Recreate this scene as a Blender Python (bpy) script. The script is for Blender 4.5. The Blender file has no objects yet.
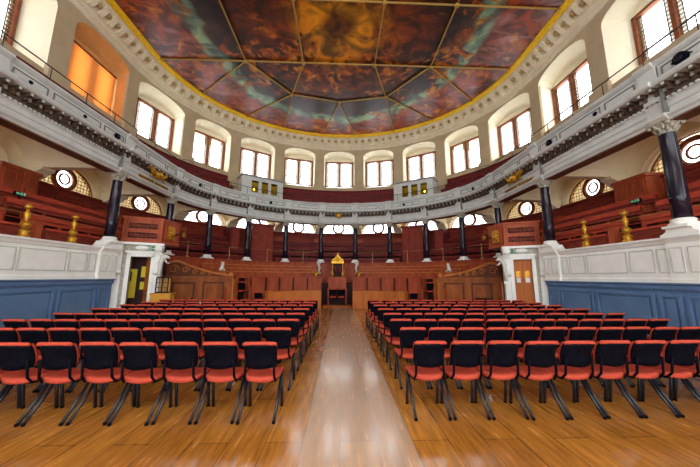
import bpy, math, random
from mathutils import Vector, Matrix
random.seed(7)
PI = math.pi
scn = bpy.context.scene
COL = scn.collection

# ------------------------------------------------------------------ hall plan
A, B, YC, YEND = 7.42, 6.26, 11.78, -5.0      # half ellipse apse continued by straight sides
_N = 4000
_tab = [0.0]; _pt = []
for _i in range(_N + 1):
    t = PI / 2 * (1 - _i / _N)
    _pt.append((A * math.cos(t), YC + B * math.sin(t), t))
    if _i: _tab.append(_tab[-1] + math.hypot(_pt[_i][0] - _pt[_i-1][0], _pt[_i][1] - _pt[_i-1][1]))
LQ = _tab[-1]
SEND = LQ + (YC - YEND)
def frame(s):
    """base point and outward normal at signed arc length s from the apse axis"""
    sg = 1 if s >= 0 else -1
    a = abs(s)
    if a >= LQ: return sg * A, YC - (a - LQ), sg * 1.0, 0.0
    lo, hi = 0, _N
    while hi - lo > 1:
        m = (lo + hi) // 2
        if _tab[m] <= a: lo = m
        else: hi = m
    f = (a - _tab[lo]) / (_tab[hi] - _tab[lo])
    t = _pt[lo][2] + ((_pt[hi][2] - _pt[lo][2]) * f)
    nx, ny = math.cos(t) / A, math.sin(t) / B
    l = math.hypot(nx, ny); nx /= l; ny /= l
    return sg * A * math.cos(t), YC + B * math.sin(t), sg * nx, ny
def P(s, d, z=0.0):
    x, y, nx, ny = frame(s)
    return Vector((x + nx * d, y + ny * d, z))
def rotz(s):
    x, y, nx, ny = frame(s)
    return math.atan2(ny, nx) - PI / 2
def samples(s0, s1, step=.28):
    if s0 > s1: s0, s1 = s1, s0
    pts = [s0, s1]
    lo, hi = max(s0, -LQ), min(s1, LQ)
    if hi > lo:
        n = max(1, int(math.ceil((hi - lo) / step)))
        pts += [lo + (hi - lo) * i / n for i in range(n + 1)]
    pts = sorted(set(round(p, 5) for p in pts))
    return pts
COLS = [1.12, 3.39, 5.71, 7.96, 10.33, 13.3, 17.05, 20.8]

# ------------------------------------------------------------------ mesh builder
class MB:
    def __init__(self): self.v = []; self.f = []; self.mi = []; self.sm = []; self.cur = 0; self.smooth = False
    def add(self, vs, fs):
        b = len(self.v); self.v += [tuple(v) for v in vs]
        for f in fs:
            self.f.append(tuple(i + b for i in f)); self.mi.append(self.cur); self.sm.append(self.smooth)
    def box(self, x0, x1, y0, y1, z0, z1):
        vs = [(x, y, z) for z in (z0, z1) for y in (y0, y1) for x in (x0, x1)]
        self.add(vs, [(0,2,3,1),(4,5,7,6),(0,1,5,4),(2,6,7,3),(0,4,6,2),(1,3,7,5)])
        return self
    def hexa(self, p):  # 8 points: bottom 4 ccw, top 4
        self.add(p, [(3,2,1,0),(4,5,6,7),(0,1,5,4),(1,2,6,5),(2,3,7,6),(3,0,4,7)])
        return self
    def sbox(self, s0, s1, d0, d1, z0, z1, step=.35):
        return self.sweep([(d0, z0), (d1, z0), (d1, z1), (d0, z1)], s0, s1, step)
    def sweep(self, prof, s0, s1, step=.28, caps=True):
        S = samples(s0, s1, step); n = len(prof)
        vs = [P(s, d, z) for s in S for d, z in prof]
        fs = []
        for i in range(len(S) - 1):
            for j in range(n):
                k = (j + 1) % n
                fs.append((i*n+j, i*n+k, (i+1)*n+k, (i+1)*n+j))
        if caps:
            fs.append(tuple(range(n))[::-1]); fs.append(tuple((len(S)-1)*n + j for j in range(n)))
        self.add(vs, fs); return self
    def prism(self, pts, z0, z1):
        n = len(pts)
        vs = [(p[0], p[1], z0) for p in pts] + [(p[0], p[1], z1) for p in pts]
        self.add(vs, [tuple(range(n))[::-1], tuple(range(n, 2*n))] + [(i, (i+1) % n, n+(i+1) % n, n+i) for i in range(n)])
        return self
    def slab(self, pts, y0, y1):   # outline in x,z extruded along y
        n = len(pts)
        vs = [(p[0], y0, p[1]) for p in pts] + [(p[0], y1, p[1]) for p in pts]
        self.add(vs, [tuple(range(n)), tuple(range(n, 2*n))[::-1]] + [(i, n+i, n+(i+1) % n, (i+1) % n) for i in range(n)])
        return self
    def lathe(self, prof, seg=16, c=(0, 0, 0), ax='z', caps=True):
        n = len(prof); vs = []
        for r, h in prof:
            for k in range(seg):
                a = 2*PI*k/seg; p = (r*math.cos(a), r*math.sin(a), h)
                if ax == 'x': p = (p[2], p[0], p[1])
                if ax == 'y': p = (p[1], p[2], p[0])
                vs.append((p[0]+c[0], p[1]+c[1], p[2]+c[2]))
        fs = [(i*seg+k, i*seg+(k+1) % seg, (i+1)*seg+(k+1) % seg, (i+1)*seg+k) for i in range(n-1) for k in range(seg)]
        o = self.smooth; self.smooth = True; self.add(vs, fs); self.smooth = o
        if caps:
            b = len(self.v) - n*seg
            self.f += [tuple(b+k for k in range(seg))[::-1], tuple(b+(n-1)*seg+k for k in range(seg))]
            self.mi += [self.cur]*2; self.sm += [False]*2
        return self
    def tube(self, pts, r, seg=8, closed=False):
        pts = [Vector(p) for p in pts]; n = len(pts)
        rs = r if isinstance(r, (list, tuple)) else [r]*n
        up = None; vs = []
        for i in range(n):
            if closed: t = pts[(i+1) % n] - pts[i-1]
            else: t = pts[min(i+1, n-1)] - pts[max(i-1, 0)]
            t.normalize()
            if up is None: up = Vector((0, 0, 1)) if abs(t.z) < .9 else Vector((1, 0, 0))
            a = t.cross(up)
            if a.length < 1e-4: a = t.orthogonal()
            a.normalize(); b = a.cross(t).normalized(); up = b
            for k in range(seg):
                w = 2*PI*k/seg; vs.append(pts[i] + a*(rs[i]*math.cos(w)) + b*(rs[i]*math.sin(w)))
        m = n if closed else n-1
        fs = [(i*seg+k, i*seg+(k+1) % seg, ((i+1) % n)*seg+(k+1) % seg, ((i+1) % n)*seg+k) for i in range(m) for k in range(seg)]
        o = self.smooth; self.smooth = True; self.add(vs, fs); self.smooth = o
        if not closed:
            b = len(self.v) - n*seg
            self.f += [tuple(b+k for k in range(seg))[::-1], tuple(b+(n-1)*seg+k for k in range(seg))]
            self.mi += [self.cur]*2; self.sm += [False]*2
        return self
    def ball(self, c, r, seg=10, rings=7):
        rx, ry, rz = r if isinstance(r, (list, tuple)) else (r, r, r)
        prof = []
        vs = [(c[0], c[1], c[2]-rz)]
        for i in range(1, rings):
            a = -PI/2 + PI*i/rings
            for k in range(seg):
                w = 2*PI*k/seg
                vs.append((c[0]+rx*math.cos(a)*math.cos(w), c[1]+ry*math.cos(a)*math.sin(w), c[2]+rz*math.sin(a)))
        vs.append((c[0], c[1], c[2]+rz)); L = len(vs)-1
        fs = [(0, 1+(k+1) % seg, 1+k) for k in range(seg)]
        for i in range(rings-2):
            for k in range(seg):
                fs.append((1+i*seg+k, 1+i*seg+(k+1) % seg, 1+(i+1)*seg+(k+1) % seg, 1+(i+1)*seg+k))
        b = 1+(rings-2)*seg
        fs += [(b+k, b+(k+1) % seg, L) for k in range(seg)]
        o = self.smooth; self.smooth = True; self.add(vs, fs); self.smooth = o
        return self
    def xform(self, M, start=0):
        self.v = self.v[:start] + [tuple(M @ Vector(v)) for v in self.v[start:]]
        return self
    def build(self, name, mats, parent=None, loc=None, rz=0, **tags):
        me = bpy.data.meshes.new(name); me.from_pydata(self.v, [], self.f)
        if not isinstance(mats, (list, tuple)): mats = [mats]
        for m in mats: me.materials.append(m)
        me.polygons.foreach_set('material_index', self.mi); me.polygons.foreach_set('use_smooth', self.sm)
        me.validate(); me.update()
        o = bpy.data.objects.new(name, me); COL.objects.link(o)
        if parent: o.parent = parent
        if loc is not None: o.location = loc
        if rz: o.rotation_euler = (0, 0, rz)
        for k, v in tags.items():
            if v: o[k] = v
        return o

def bevel(o, w=.01, seg=2):
    m = o.modifiers.new('bevel', 'BEVEL'); m.width = w; m.segments = seg; m.limit_method = 'ANGLE'; m.angle_limit = .6
    return o
def thing(name, label, category, loc=(0, 0, 0), rz=0, group=None):
    o = bpy.data.objects.new(name, None); COL.objects.link(o); o.empty_display_size = .1
    o.location = loc; o.rotation_euler = (0, 0, rz); o['label'] = label; o['category'] = category
    if group: o['group'] = group
    return o
def tag(o, label, category, group=None):
    o['label'] = label; o['category'] = category
    if group: o['group'] = group
    return o
KIDS = {}
def dup(root, loc, rz, label, group=None):
    def cp(o, par):
        c = o.copy(); COL.objects.link(c); c.parent = par
        for ch in o.children: cp(ch, c)
        return c
    r = cp(root, None); r.location = loc; r.rotation_euler = (0, 0, rz); r['label'] = label
    if group: r['group'] = group
    return r

# ------------------------------------------------------------------ materials
def mat(name, c1, c2=None, rough=.5, metal=0, scale=4, stretch=(1, 1, 1), bump=0, coat=0, trans=None, detail=5, spec=.14):
    m = bpy.data.materials.new(name); m.use_nodes = True; nt = m.node_tree; N = nt.nodes; L = nt.links
    b = N['Principled BSDF']; b.inputs['Roughness'].default_value = rough; b.inputs['Metallic'].default_value = metal
    if spec is not None: b.inputs['Specular IOR Level'].default_value = spec
    if coat: b.inputs['Coat Weight'].default_value = coat; b.inputs['Coat Roughness'].default_value = .2
    c1 = (*c1, 1); c2 = (*(c2 or tuple(v*.8 for v in c1[:3])), 1)
    tc = N.new('ShaderNodeTexCoord'); mp = N.new('ShaderNodeMapping'); mp.inputs['Scale'].default_value = stretch
    ns = N.new('ShaderNodeTexNoise'); ns.inputs['Scale'].default_value = scale; ns.inputs['Detail'].default_value = detail
    mx = N.new('ShaderNodeMix'); mx.data_type = 'RGBA'; mx.inputs['A'].default_value = c1; mx.inputs['B'].default_value = c2
    cr = N.new('ShaderNodeValToRGB'); cr.color_ramp.elements[0].position = .35; cr.color_ramp.elements[1].position = .65
    L.new(tc.outputs['Object'], mp.inputs['Vector']); L.new(mp.outputs[0], ns.inputs['Vector'])
    L.new(ns.outputs['Fac'], cr.inputs['Fac']); L.new(cr.outputs['Color'], mx.inputs['Factor']); L.new(mx.outputs['Result'], b.inputs['Base Color'])
    if bump:
        bp = N.new('ShaderNodeBump'); bp.inputs['Strength'].default_value = bump; bp.inputs['Distance'].default_value = .02
        L.new(ns.outputs['Fac'], bp.inputs['Height']); L.new(bp.outputs[0], b.inputs['Normal'])
    return m
M_RED = mat('red_wood', (.31, .05, .028), (.19, .028, .017), .5, scale=3, stretch=(1, 1, 6))
M_REDB = mat('bright_red_bench', (.6, .085, .038), (.42, .055, .028), .5, scale=3, stretch=(1, 1, 5))
M_MAR = mat('maroon_wood', (.2, .025, .022), (.12, .014, .014), .5, scale=3, stretch=(1, 1, 6))
M_OAK = mat('orange_oak', (.55, .17, .038), (.42, .12, .025), .45, scale=4, stretch=(1, 1, .2))
M_SCR = mat('screen_wood', (.42, .088, .034), (.29, .052, .02), .45, scale=4, stretch=(1, 1, .25))
M_DESK = mat('brown_desk_wood', (.36, .1, .015), (.24, .055, .009), .45, scale=4, stretch=(1, 1, .3))
M_PULP = mat('pulpit_wood', (.46, .1, .035), (.32, .06, .022), .45, scale=5, stretch=(1, 1, .3))
M_PORT = mat('portal_stone', (.5, .47, .38), (.34, .31, .25), .6, scale=9, bump=.15)
M_GFL = mat('shaded_gallery_boards', (.05, .012, .01), (.03, .008, .007), .6, scale=4, stretch=(1, 1, 5))  # near black, painting the shade of the voids under the benches
M_DARKW = mat('dark_wood', (.045, .012, .007), (.025, .007, .004), .55, scale=5, spec=.15)
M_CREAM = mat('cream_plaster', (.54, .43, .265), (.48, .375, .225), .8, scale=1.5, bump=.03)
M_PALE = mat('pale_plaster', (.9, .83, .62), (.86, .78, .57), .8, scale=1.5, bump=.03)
M_TAN = mat('tan_plaster', (.55, .43, .27), (.5, .38, .23), .8, scale=1.5, bump=.03)
M_VAULT = mat('vault_plaster', (.95, .85, .58), (.9, .78, .52), .8, scale=1.5, bump=.03)
M_STONE = mat('pale_grey_paint', (.62, .63, .58), (.54, .55, .51), .5, scale=3)
M_WHITE = mat('white_paint', (.92, .92, .84), (.84, .84, .77), .5, scale=3)
M_GREYL = mat('shade_line_grey', (.2, .2, .18), (.15, .15, .13), .6, scale=4)
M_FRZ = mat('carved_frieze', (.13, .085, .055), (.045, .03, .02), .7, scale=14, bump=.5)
M_CAP = mat('capital_stone', (.5, .46, .36), (.32, .29, .22), .65, scale=14, bump=.3)
M_SHAFT = mat('dark_marble_shaft', (.005, .006, .016), (.03, .016, .022), .15, scale=5, stretch=(1, 1, .4), spec=.3)
M_BLUE = mat('blue_paint', (.12, .205, .35), (.1, .175, .3), .5, scale=2)
M_GOLD = mat('gold_leaf', (.7, .38, .04), (.38, .17, .015), .35, metal=.6, scale=14, bump=.3)
M_YELL = mat('gilt_edge', (.9, .55, .02), (.75, .44, .02), .5, metal=.1, scale=8)
M_ROPE = mat('gilt_rope', (.55, .34, .08), (.3, .17, .04), .5, metal=.2, scale=30, bump=.4)
M_BRASS = mat('brass', (.5, .33, .12), (.4, .25, .08), .35, metal=.8, scale=10)
M_IRON = mat('grey_iron', (.06, .06, .06), (.04, .04, .04), .45, metal=.6)
M_BLACK = mat('black_plastic', (.0025, .0025, .005), (.004, .004, .008), .6, scale=20, spec=.05)
M_TUBE = mat('black_steel_tube', (.006, .007, .01), (.01, .012, .018), .3, spec=.4)
M_SEAT = mat('red_upholstery', (.56, .085, .045), (.46, .06, .034), .8, scale=60, bump=.15, spec=.05)
M_FRAME = mat('brown_window_frame', (.3, .1, .045), (.22, .07, .03), .5, scale=6)
M_LEAD = mat('lead_came', (.12, .09, .07), (.08, .06, .05), .5, metal=.3)
M_FIG = mat('white_figure', (.75, .73, .66), (.6, .58, .5), .5, scale=15, bump=.2)
M_BOX = mat('honey_wood_box', (.66, .33, .04), (.55, .25, .03), .4, scale=5)
M_YPOST = mat('yellow_poster', (.72, .6, .04), (.66, .5, .03), .6)
M_WPAP = mat('white_paper', (.8, .8, .78), (.7, .7, .7), .7, scale=20)
M_REDP = mat('red_gloss', (.6, .02, .02), (.5, .015, .015), .3)
M_GREEN = mat('green_sign', (.0, .32, .12), (.0, .3, .11), .4)

def emis(name, col, st):
    m = bpy.data.materials.new(name); m.use_nodes = True; b = m.node_tree.nodes['Principled BSDF']
    b.inputs['Base Color'].default_value = (*col, 1); b.inputs['Emission Color'].default_value = (*col, 1); b.inputs['Emission Strength'].default_value = st
    return m
M_GLOW = emis('lit_green_sign', (.01, .35, .13), .25)
M_BULB = emis('warm_bulb', (1, .75, .3), 14)
def glass(name, tint, gloss=.08):
    m = bpy.data.materials.new(name); m.use_nodes = True; nt = m.node_tree; N = nt.nodes; L = nt.links
    for n in list(N): N.remove(n)
    o = N.new('ShaderNodeOutputMaterial'); mx = N.new('ShaderNodeMixShader'); mx.inputs[0].default_value = gloss
    t = N.new('ShaderNodeBsdfTransparent'); t.inputs[0].default_value = (*tint, 1)
    g = N.new('ShaderNodeBsdfGlossy'); g.inputs['Roughness'].default_value = .05
    L.new(t.outputs[0], mx.inputs[1]); L.new(g.outputs[0], mx.inputs[2]); L.new(mx.outputs[0], o.inputs[0])
    return m
M_GLASS = glass('clear_window_glass', (.97, .98, 1))
M_AMBER = glass('amber_border_glass', (.37, .3, .2), .03)
M_BORD = glass('pale_border_glass', (.4, .37, .33), .03)
M_YGL = glass('yellow_booth_glass', (.93, .88, .3), .05)
def blind_mat():
    m = bpy.data.materials.new('orange_blind_cloth'); m.use_nodes = True; nt = m.node_tree; N = nt.nodes; L = nt.links
    for n in list(N): N.remove(n)
    o = N.new('ShaderNodeOutputMaterial'); mx = N.new('ShaderNodeMixShader'); mx.inputs[0].default_value = .5
    tc = N.new('ShaderNodeTexCoord'); w = N.new('ShaderNodeTexWave'); w.bands_direction = 'Z'; w.inputs['Scale'].default_value = 3; w.inputs['Distortion'].default_value = 2
    cm = N.new('ShaderNodeMix'); cm.data_type = 'RGBA'; cm.inputs['A'].default_value = (.9, .47, .15, 1); cm.inputs['B'].default_value = (.95, .57, .25, 1)
    d = N.new('ShaderNodeBsdfDiffuse'); t = N.new('ShaderNodeBsdfTranslucent')
    L.new(tc.outputs['Object'], w.inputs[0]); L.new(w.outputs['Fac'], cm.inputs['Factor'])
    L.new(cm.outputs['Result'], d.inputs[0]); L.new(cm.outputs['Result'], t.inputs[0])
    L.new(d.outputs[0], mx.inputs[1]); L.new(t.outputs[0], mx.inputs[2]); L.new(mx.outputs[0], o.inputs[0])
    return m
M_BLIND = blind_mat()

def floor_mat():
    m = bpy.data.materials.new('board_floor'); m.use_nodes = True; nt = m.node_tree; N = nt.nodes; L = nt.links
    b = N['Principled BSDF']
    tc = N.new('ShaderNodeTexCoord'); mp = N.new('ShaderNodeMapping'); mp.inputs['Rotation'].default_value = (0, 0, PI/2); mp.inputs['Location'].default_value = (0.4, .19, 0)
    br = N.new('ShaderNodeTexBrick'); br.inputs['Scale'].default_value = 1; br.inputs['Brick Width'].default_value = 2.6; br.inputs['Row Height'].default_value = .36
    br.inputs['Mortar Size'].default_value = .004; br.inputs['Mortar Smooth'].default_value = .1; br.inputs['Bias'].default_value = 0
    br.inputs['Color1'].default_value = (.56, .235, .036, 1); br.inputs['Color2'].default_value = (.42, .16, .023, 1); br.inputs['Mortar'].default_value = (.15, .06, .02, 1)
    br.offset = .37; br.offset_frequency = 2
    n1 = N.new('ShaderNodeTexNoise'); n1.inputs['Scale'].default_value = 3; n1.inputs['Detail'].default_value = 6
    mp2 = N.new('ShaderNodeMapping'); mp2.inputs['Scale'].default_value = (7, .8, 1)
    mx = N.new('ShaderNodeMix'); mx.data_type = 'RGBA'; mx.blend_type = 'MULTIPLY'; mx.inputs['Factor'].default_value = .8
    cr = N.new('ShaderNodeValToRGB'); cr.color_ramp.elements[0].color = (.5, .45, .4, 1); cr.color_ramp.elements[0].position = .3; cr.color_ramp.elements[1].color = (1.25, 1.15, 1, 1); cr.color_ramp.elements[1].position = .7
    L.new(tc.outputs['Object'], mp.inputs['Vector']); L.new(mp.outputs[0], br.inputs['Vector'])
    L.new(tc.outputs['Object'], mp2.inputs['Vector']); L.new(mp2.outputs[0], n1.inputs['Vector']); L.new(n1.outputs['Fac'], cr.inputs[0])
    L.new(br.outputs['Color'], mx.inputs['A']); L.new(cr.outputs[0], mx.inputs['B'])
    # paler boards of the central aisle
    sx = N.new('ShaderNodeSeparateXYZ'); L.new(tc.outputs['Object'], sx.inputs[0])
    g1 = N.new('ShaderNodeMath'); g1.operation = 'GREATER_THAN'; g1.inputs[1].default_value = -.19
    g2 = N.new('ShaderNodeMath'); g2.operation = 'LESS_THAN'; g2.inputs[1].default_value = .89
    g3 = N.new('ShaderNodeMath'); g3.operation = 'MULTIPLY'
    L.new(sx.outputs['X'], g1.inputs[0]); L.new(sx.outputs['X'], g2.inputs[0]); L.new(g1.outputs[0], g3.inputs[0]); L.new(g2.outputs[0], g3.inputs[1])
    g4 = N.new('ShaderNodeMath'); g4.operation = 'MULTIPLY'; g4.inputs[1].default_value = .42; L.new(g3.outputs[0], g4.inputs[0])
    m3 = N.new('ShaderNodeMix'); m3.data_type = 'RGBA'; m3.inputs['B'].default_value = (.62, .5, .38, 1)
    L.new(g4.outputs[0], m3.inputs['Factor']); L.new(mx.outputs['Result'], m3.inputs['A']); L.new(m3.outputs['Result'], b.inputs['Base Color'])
    b.inputs['Coat Weight'].default_value = .35; b.inputs['Coat Roughness'].default_value = .12
    rr = N.new('ShaderNodeMapRange'); rr.inputs[3].default_value = .14; rr.inputs[4].default_value = .34
    L.new(n1.outputs['Fac'], rr.inputs[0]); L.new(rr.outputs[0], b.inputs['Roughness'])
    bp = N.new('ShaderNodeBump'); bp.inputs['Strength'].default_value = .25; bp.inputs['Distance'].default_value = .01
    n2 = N.new('ShaderNodeTexNoise'); n2.inputs['Scale'].default_value = 1.2; L.new(mp2.outputs[0], n2.inputs['Vector'])
    L.new(n2.outputs['Fac'], bp.inputs['Height']); L.new(bp.outputs[0], b.inputs['Normal'])
    return m

def ceiling_mat():
    m = bpy.data.materials.new('painted_ceiling'); m.use_nodes = True; nt = m.node_tree; N = nt.nodes; L = nt.links
    b = N['Principled BSDF']; b.inputs['Roughness'].default_value = .4; b.inputs['Specular IOR Level'].default_value = .4
    tc = N.new('ShaderNodeTexCoord')
    def noise(sc, det=5, dist=0, off=(0, 0, 0), st=(1, 1, 1)):
        mp = N.new('ShaderNodeMapping'); mp.inputs['Location'].default_value = off; mp.inputs['Scale'].default_value = st
        n = N.new('ShaderNodeTexNoise'); n.inputs['Scale'].default_value = sc; n.inputs['Detail'].default_value = det; n.inputs['Distortion'].default_value = dist
        L.new(tc.outputs['Object'], mp.inputs[0]); L.new(mp.outputs[0], n.inputs['Vector']); return n.outputs['Fac']
    def ramp(f, els):
        r = N.new('ShaderNodeValToRGB'); e = r.color_ramp.elements
        while len(e) < len(els): e.new(.5)
        for i, (p, c) in enumerate(els): e[i].position = p; e[i].color = (*c, 1)
        L.new(f, r.inputs[0]); return r.outputs[0]
    def mixc(f, a, bb, mode='MIX'):
        x = N.new('ShaderNodeMix'); x.data_type = 'RGBA'; x.blend_type = mode
        if isinstance(f, float): x.inputs['Factor'].default_value = f
        else: L.new(f, x.inputs['Factor'])
        L.new(a, x.inputs['A']); L.new(bb, x.inputs['B']); return x.outputs['Result']
    sub = N.new('ShaderNodeVectorMath'); sub.operation = 'SUBTRACT'; sub.inputs[1].default_value = (0, 10.2, 0)
    L.new(tc.outputs['Object'], sub.inputs[0])
    sc = N.new('ShaderNodeVectorMath'); sc.operation = 'MULTIPLY'; sc.inputs[1].default_value = (1, .86, 0); L.new(sub.outputs[0], sc.inputs[0])
    ln = N.new('ShaderNodeVectorMath'); ln.operation = 'LENGTH'; L.new(sc.outputs[0], ln.inputs[0])
    wob = noise(.55, 3, .5)
    ad = N.new('ShaderNodeMath'); ad.operation = 'MULTIPLY_ADD'; ad.inputs[1].default_value = 1.3; L.new(wob, ad.inputs[0]); L.new(ln.outputs['Value'], ad.inputs[2])
    dv = N.new('ShaderNodeMath'); dv.operation = 'DIVIDE'; dv.inputs[1].default_value = 10.0; L.new(ad.outputs[0], dv.inputs[0])
    base = ramp(dv.outputs[0], [(0, (.08, .025, .008)), (.1, (.12, .04, .008)), (.15, (.6, .26, .02)), (.24, (.5, .19, .015)), (.3, (.16, .035, .008)), (.46, (.13, .03, .012)), (.53, (.035, .016, .014)), (.635, (.045, .026, .026)), (.66, (.2, .31, .24)), (.7, (.26, .38, .29)), (.73, (.2, .07, .06)), (.82, (.26, .07, .05)), (1, (.1, .02, .012))])
    cl = ramp(noise(.9, 8, 1.4, (4, 2, 0)), [(.38, (.16, .12, .1)), (.5, (.8, .75, .7)), (.6, (1.9, 1.6, 1.3))])
    c = mixc(.8, base, cl, 'MULTIPLY')
    fig = ramp(noise(1.0, 9, 1.6, (9, 1, 3)), [(.5, (0, 0, 0)), (.58, (1, 1, 1))])
    figm = ramp(noise(.33, 2, 0, (1, 7, 0)), [(.44, (0, 0, 0)), (.54, (1, 1, 1))])
    ff = N.new('ShaderNodeMath'); ff.operation = 'MULTIPLY'; L.new(fig, ff.inputs[0]); L.new(figm, ff.inputs[1])
    fc = ramp(noise(1.5, 9, 1), [(.38, (.07, .012, .008)), (.48, (.38, .07, .015)), (.56, (.65, .22, .06)), (.66, (.75, .45, .28))])
    c = mixc(ff.outputs[0], c, fc)
    # pale pinkish streaks of cloud towards the rim
    st = ramp(noise(.8, 6, .6, (3, 3, 3), (1, 2.6, 1)), [(.5, (0, 0, 0)), (.68, (.75, .75, .75))])
    rm = ramp(dv.outputs[0], [(.0, (0, 0, 0)), (.7, (0, 0, 0)), (.76, (1, 1, 1))])
    f2 = N.new('ShaderNodeMath'); f2.operation = 'MULTIPLY'; L.new(st, f2.inputs[0]); L.new(rm, f2.inputs[1])
    pk = N.new('ShaderNodeRGB'); pk.outputs[0].default_value = (.5, .28, .27, 1)
    c = mixc(f2.outputs[0], c, pk.outputs[0])
    hs = N.new('ShaderNodeHueSaturation'); hs.inputs['Saturation'].default_value = 1.35; hs.inputs['Value'].default_value = .8
    L.new(c, hs.inputs['Color']); c = hs.outputs[0]
    L.new(c, b.inputs['Base Color'])
    return m

# ------------------------------------------------------------------ panels on the curved or straight walls
def panel(mb, s0, s1, z0, z1, d, t=.03, w=.035, field=True, frame_mi=None):
    """raised frame moulding and field standing proud of a wall face at offset d towards the hall"""
    k = mb.cur
    if frame_mi is not None: mb.cur = frame_mi
    mb.sbox(s0, s1, d - t, d + .01, z1 - w, z1); mb.sbox(s0, s1, d - t, d + .01, z0, z0 + w)
    mb.sbox(s0, s0 + w, d - t, d + .01, z0 + w, z1 - w); mb.sbox(s1 - w, s1, d - t, d + .01, z0 + w, z1 - w)
    mb.cur = k
    if field and s1 - s0 > 5*w and z1 - z0 > 5*w:
        mb.sbox(s0 + 2.2*w, s1 - 2.2*w, d - t*.6, d + .01, z0 + 2.2*w, z1 - 2.2*w)
def rpanel(mb, x0, x1, z0, z1, y, t=.025, w=.035, frame_mi=None):
    """same in local x,z of a flat face looking to -y"""
    k = mb.cur
    if frame_mi is not None: mb.cur = frame_mi
    mb.box(x0, x1, y-t, y+.005, z1-w, z1); mb.box(x0, x1, y-t, y+.005, z0, z0+w)
    mb.box(x0, x0+w, y-t, y+.005, z0+w, z1-w); mb.box(x1-w, x1, y-t, y+.005, z0+w, z1-w)
    mb.cur = k
    if x1-x0 > 5*w and z1-z0 > 5*w: mb.box(x0+2.2*w, x1-2.2*w, y-t*.6, y+.005, z0+2.2*w, z1-2.2*w)

# ================================================================== SETTING
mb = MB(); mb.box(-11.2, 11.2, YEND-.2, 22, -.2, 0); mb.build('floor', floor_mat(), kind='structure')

# ---- side dado (blue) and white parapet above it
SW = 12.95
for side, nm in ((-1, 'left'), (1, 'right')):
    def rng(a, b): return (a, b) if side > 0 else (-b, -a)
    mb = MB()
    s0, s1 = rng(SW, SEND)
    mb.sweep([(.3, 0), (.3, 1.5), (-.09, 1.5), (-.09, 1.47), (-.05, 1.44), (-.05, 1.37), (-.02, 1.33), (0, 1.3), (0, .16), (-.04, .13), (-.04, 0)], s0, s1)
    a = SW + .03
    while a < SW + 9:                                  # small dentils under the blue cap
        q = rng(a, a + .035); mb.sbox(q[0], q[1], -.06, -.02, 1.36, 1.41); a += .07
    x = 13.06
    for wdt in (.42, 1.15, 1.45, .42, 1.15, 1.5, 1.15, .42, 1.2):
        q = rng(x, x + wdt); panel(mb, q[0], q[1], .24, 1.24, 0, .055, .05); x += wdt + .1
    mb.build('wall_' + nm, M_BLUE, kind='structure')
    mb = MB()
    mb.sweep([(.3, 1.5), (.3, 2.5), (-.1, 2.5), (-.1, 2.46), (-.06, 2.42), (-.03, 2.36), (0, 2.34), (0, 1.62), (-.03, 1.58), (-.03, 1.5)], s0, s1)
    for c in COLS[5:]:                                  # pedestals under the columns
        q = rng(c - .34, c + .34)
        mb.sweep([(.3, 1.5), (.3, 2.54), (-.16, 2.54), (-.16, 2.47), (-.1, 2.4), (-.07, 2.35), (-.07, 1.6), (-.1, 1.58), (-.1, 1.5)], q[0], q[1])
        for k in (-1, 1):
            q = rng(c + k*.16 - .12, c + k*.16 + .12); panel(mb, q[0], q[1], 1.72, 2.26, -.07, .02, .02, frame_mi=1)
    for c0, c1 in zip(COLS[5:], COLS[6:]):
        L_ = c1 - c0 - .68; x = c0 + .34
        fr = [.08, .19, .42, .22]; tot = L_ - .06*5
        x += .06
        for f_ in (.09, .2, .42, .2, .09):
            w_ = tot * f_; q = rng(x, x + w_); panel(mb, q[0], q[1], 1.72, 2.26, 0, .022, .022, frame_mi=1); x += w_ + .06
    mb.build('trim_1' if side < 0 else 'trim_2', [M_WHITE, mat('panel_shadow_grey', (.6, .6, .53), (.54, .54, .47), .6)], kind='structure')  # grey panel frames hold the moulding's shadow in their colour

# ---- entablature and upper gallery parapet
mb = MB()
ent = [(.25, 5.03), (-.12, 5.03), (-.14, 5.08), (-.19, 5.12), (-.19, 5.16), (-.12, 5.19), (-.1, 5.3), (-.13, 5.31), (-.13, 5.42), (-.17, 5.46), (-.12, 5.5), (-.12, 5.78), (-.4, 5.8), (-.44, 5.84), (-.44, 5.9), (-.22, 5.93), (-.22, 6.28), (-.26, 6.3), (-.31, 6.35), (-.31, 6.4), (.05, 6.4), (.05, 5.95), (.25, 5.9)]
mb.sweep(ent, -SEND, SEND)
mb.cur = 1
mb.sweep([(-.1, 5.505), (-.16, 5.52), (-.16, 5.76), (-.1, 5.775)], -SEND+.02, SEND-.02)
mb.cur = 2
mb.sweep([(.24, 5.0), (-.1, 5.0), (-.1, 5.028), (.24, 5.028)], -SEND+.02, SEND-.02)  # brown strip paints the shade under the soffit
mb.cur = 0
for c in COLS:
    for sg in (-1, 1):
        s = sg * c
        mb.sweep([(.2, 5.05), (-.15, 5.05), (-.24, 5.12), (-.24, 5.17), (-.17, 5.2), (-.17, 5.42), (-.2, 5.47), (-.2, 5.78), (-.46, 5.8), (-.49, 5.84), (-.49, 5.91), (-.27, 5.94), (-.27, 6.28), (-.31, 6.3), (-.36, 6.35), (-.36, 6.41), (0, 6.41), (0, 6), (.2, 5.9)], s-.19, s+.19)
        mb.cur = 3; mb.sbox(s+.195*sg-.012, s+.195*sg+.012, -.24, -.1, 5.2, 6.3); mb.cur = 0  # dark strip paints the shade line beside each column break
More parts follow.
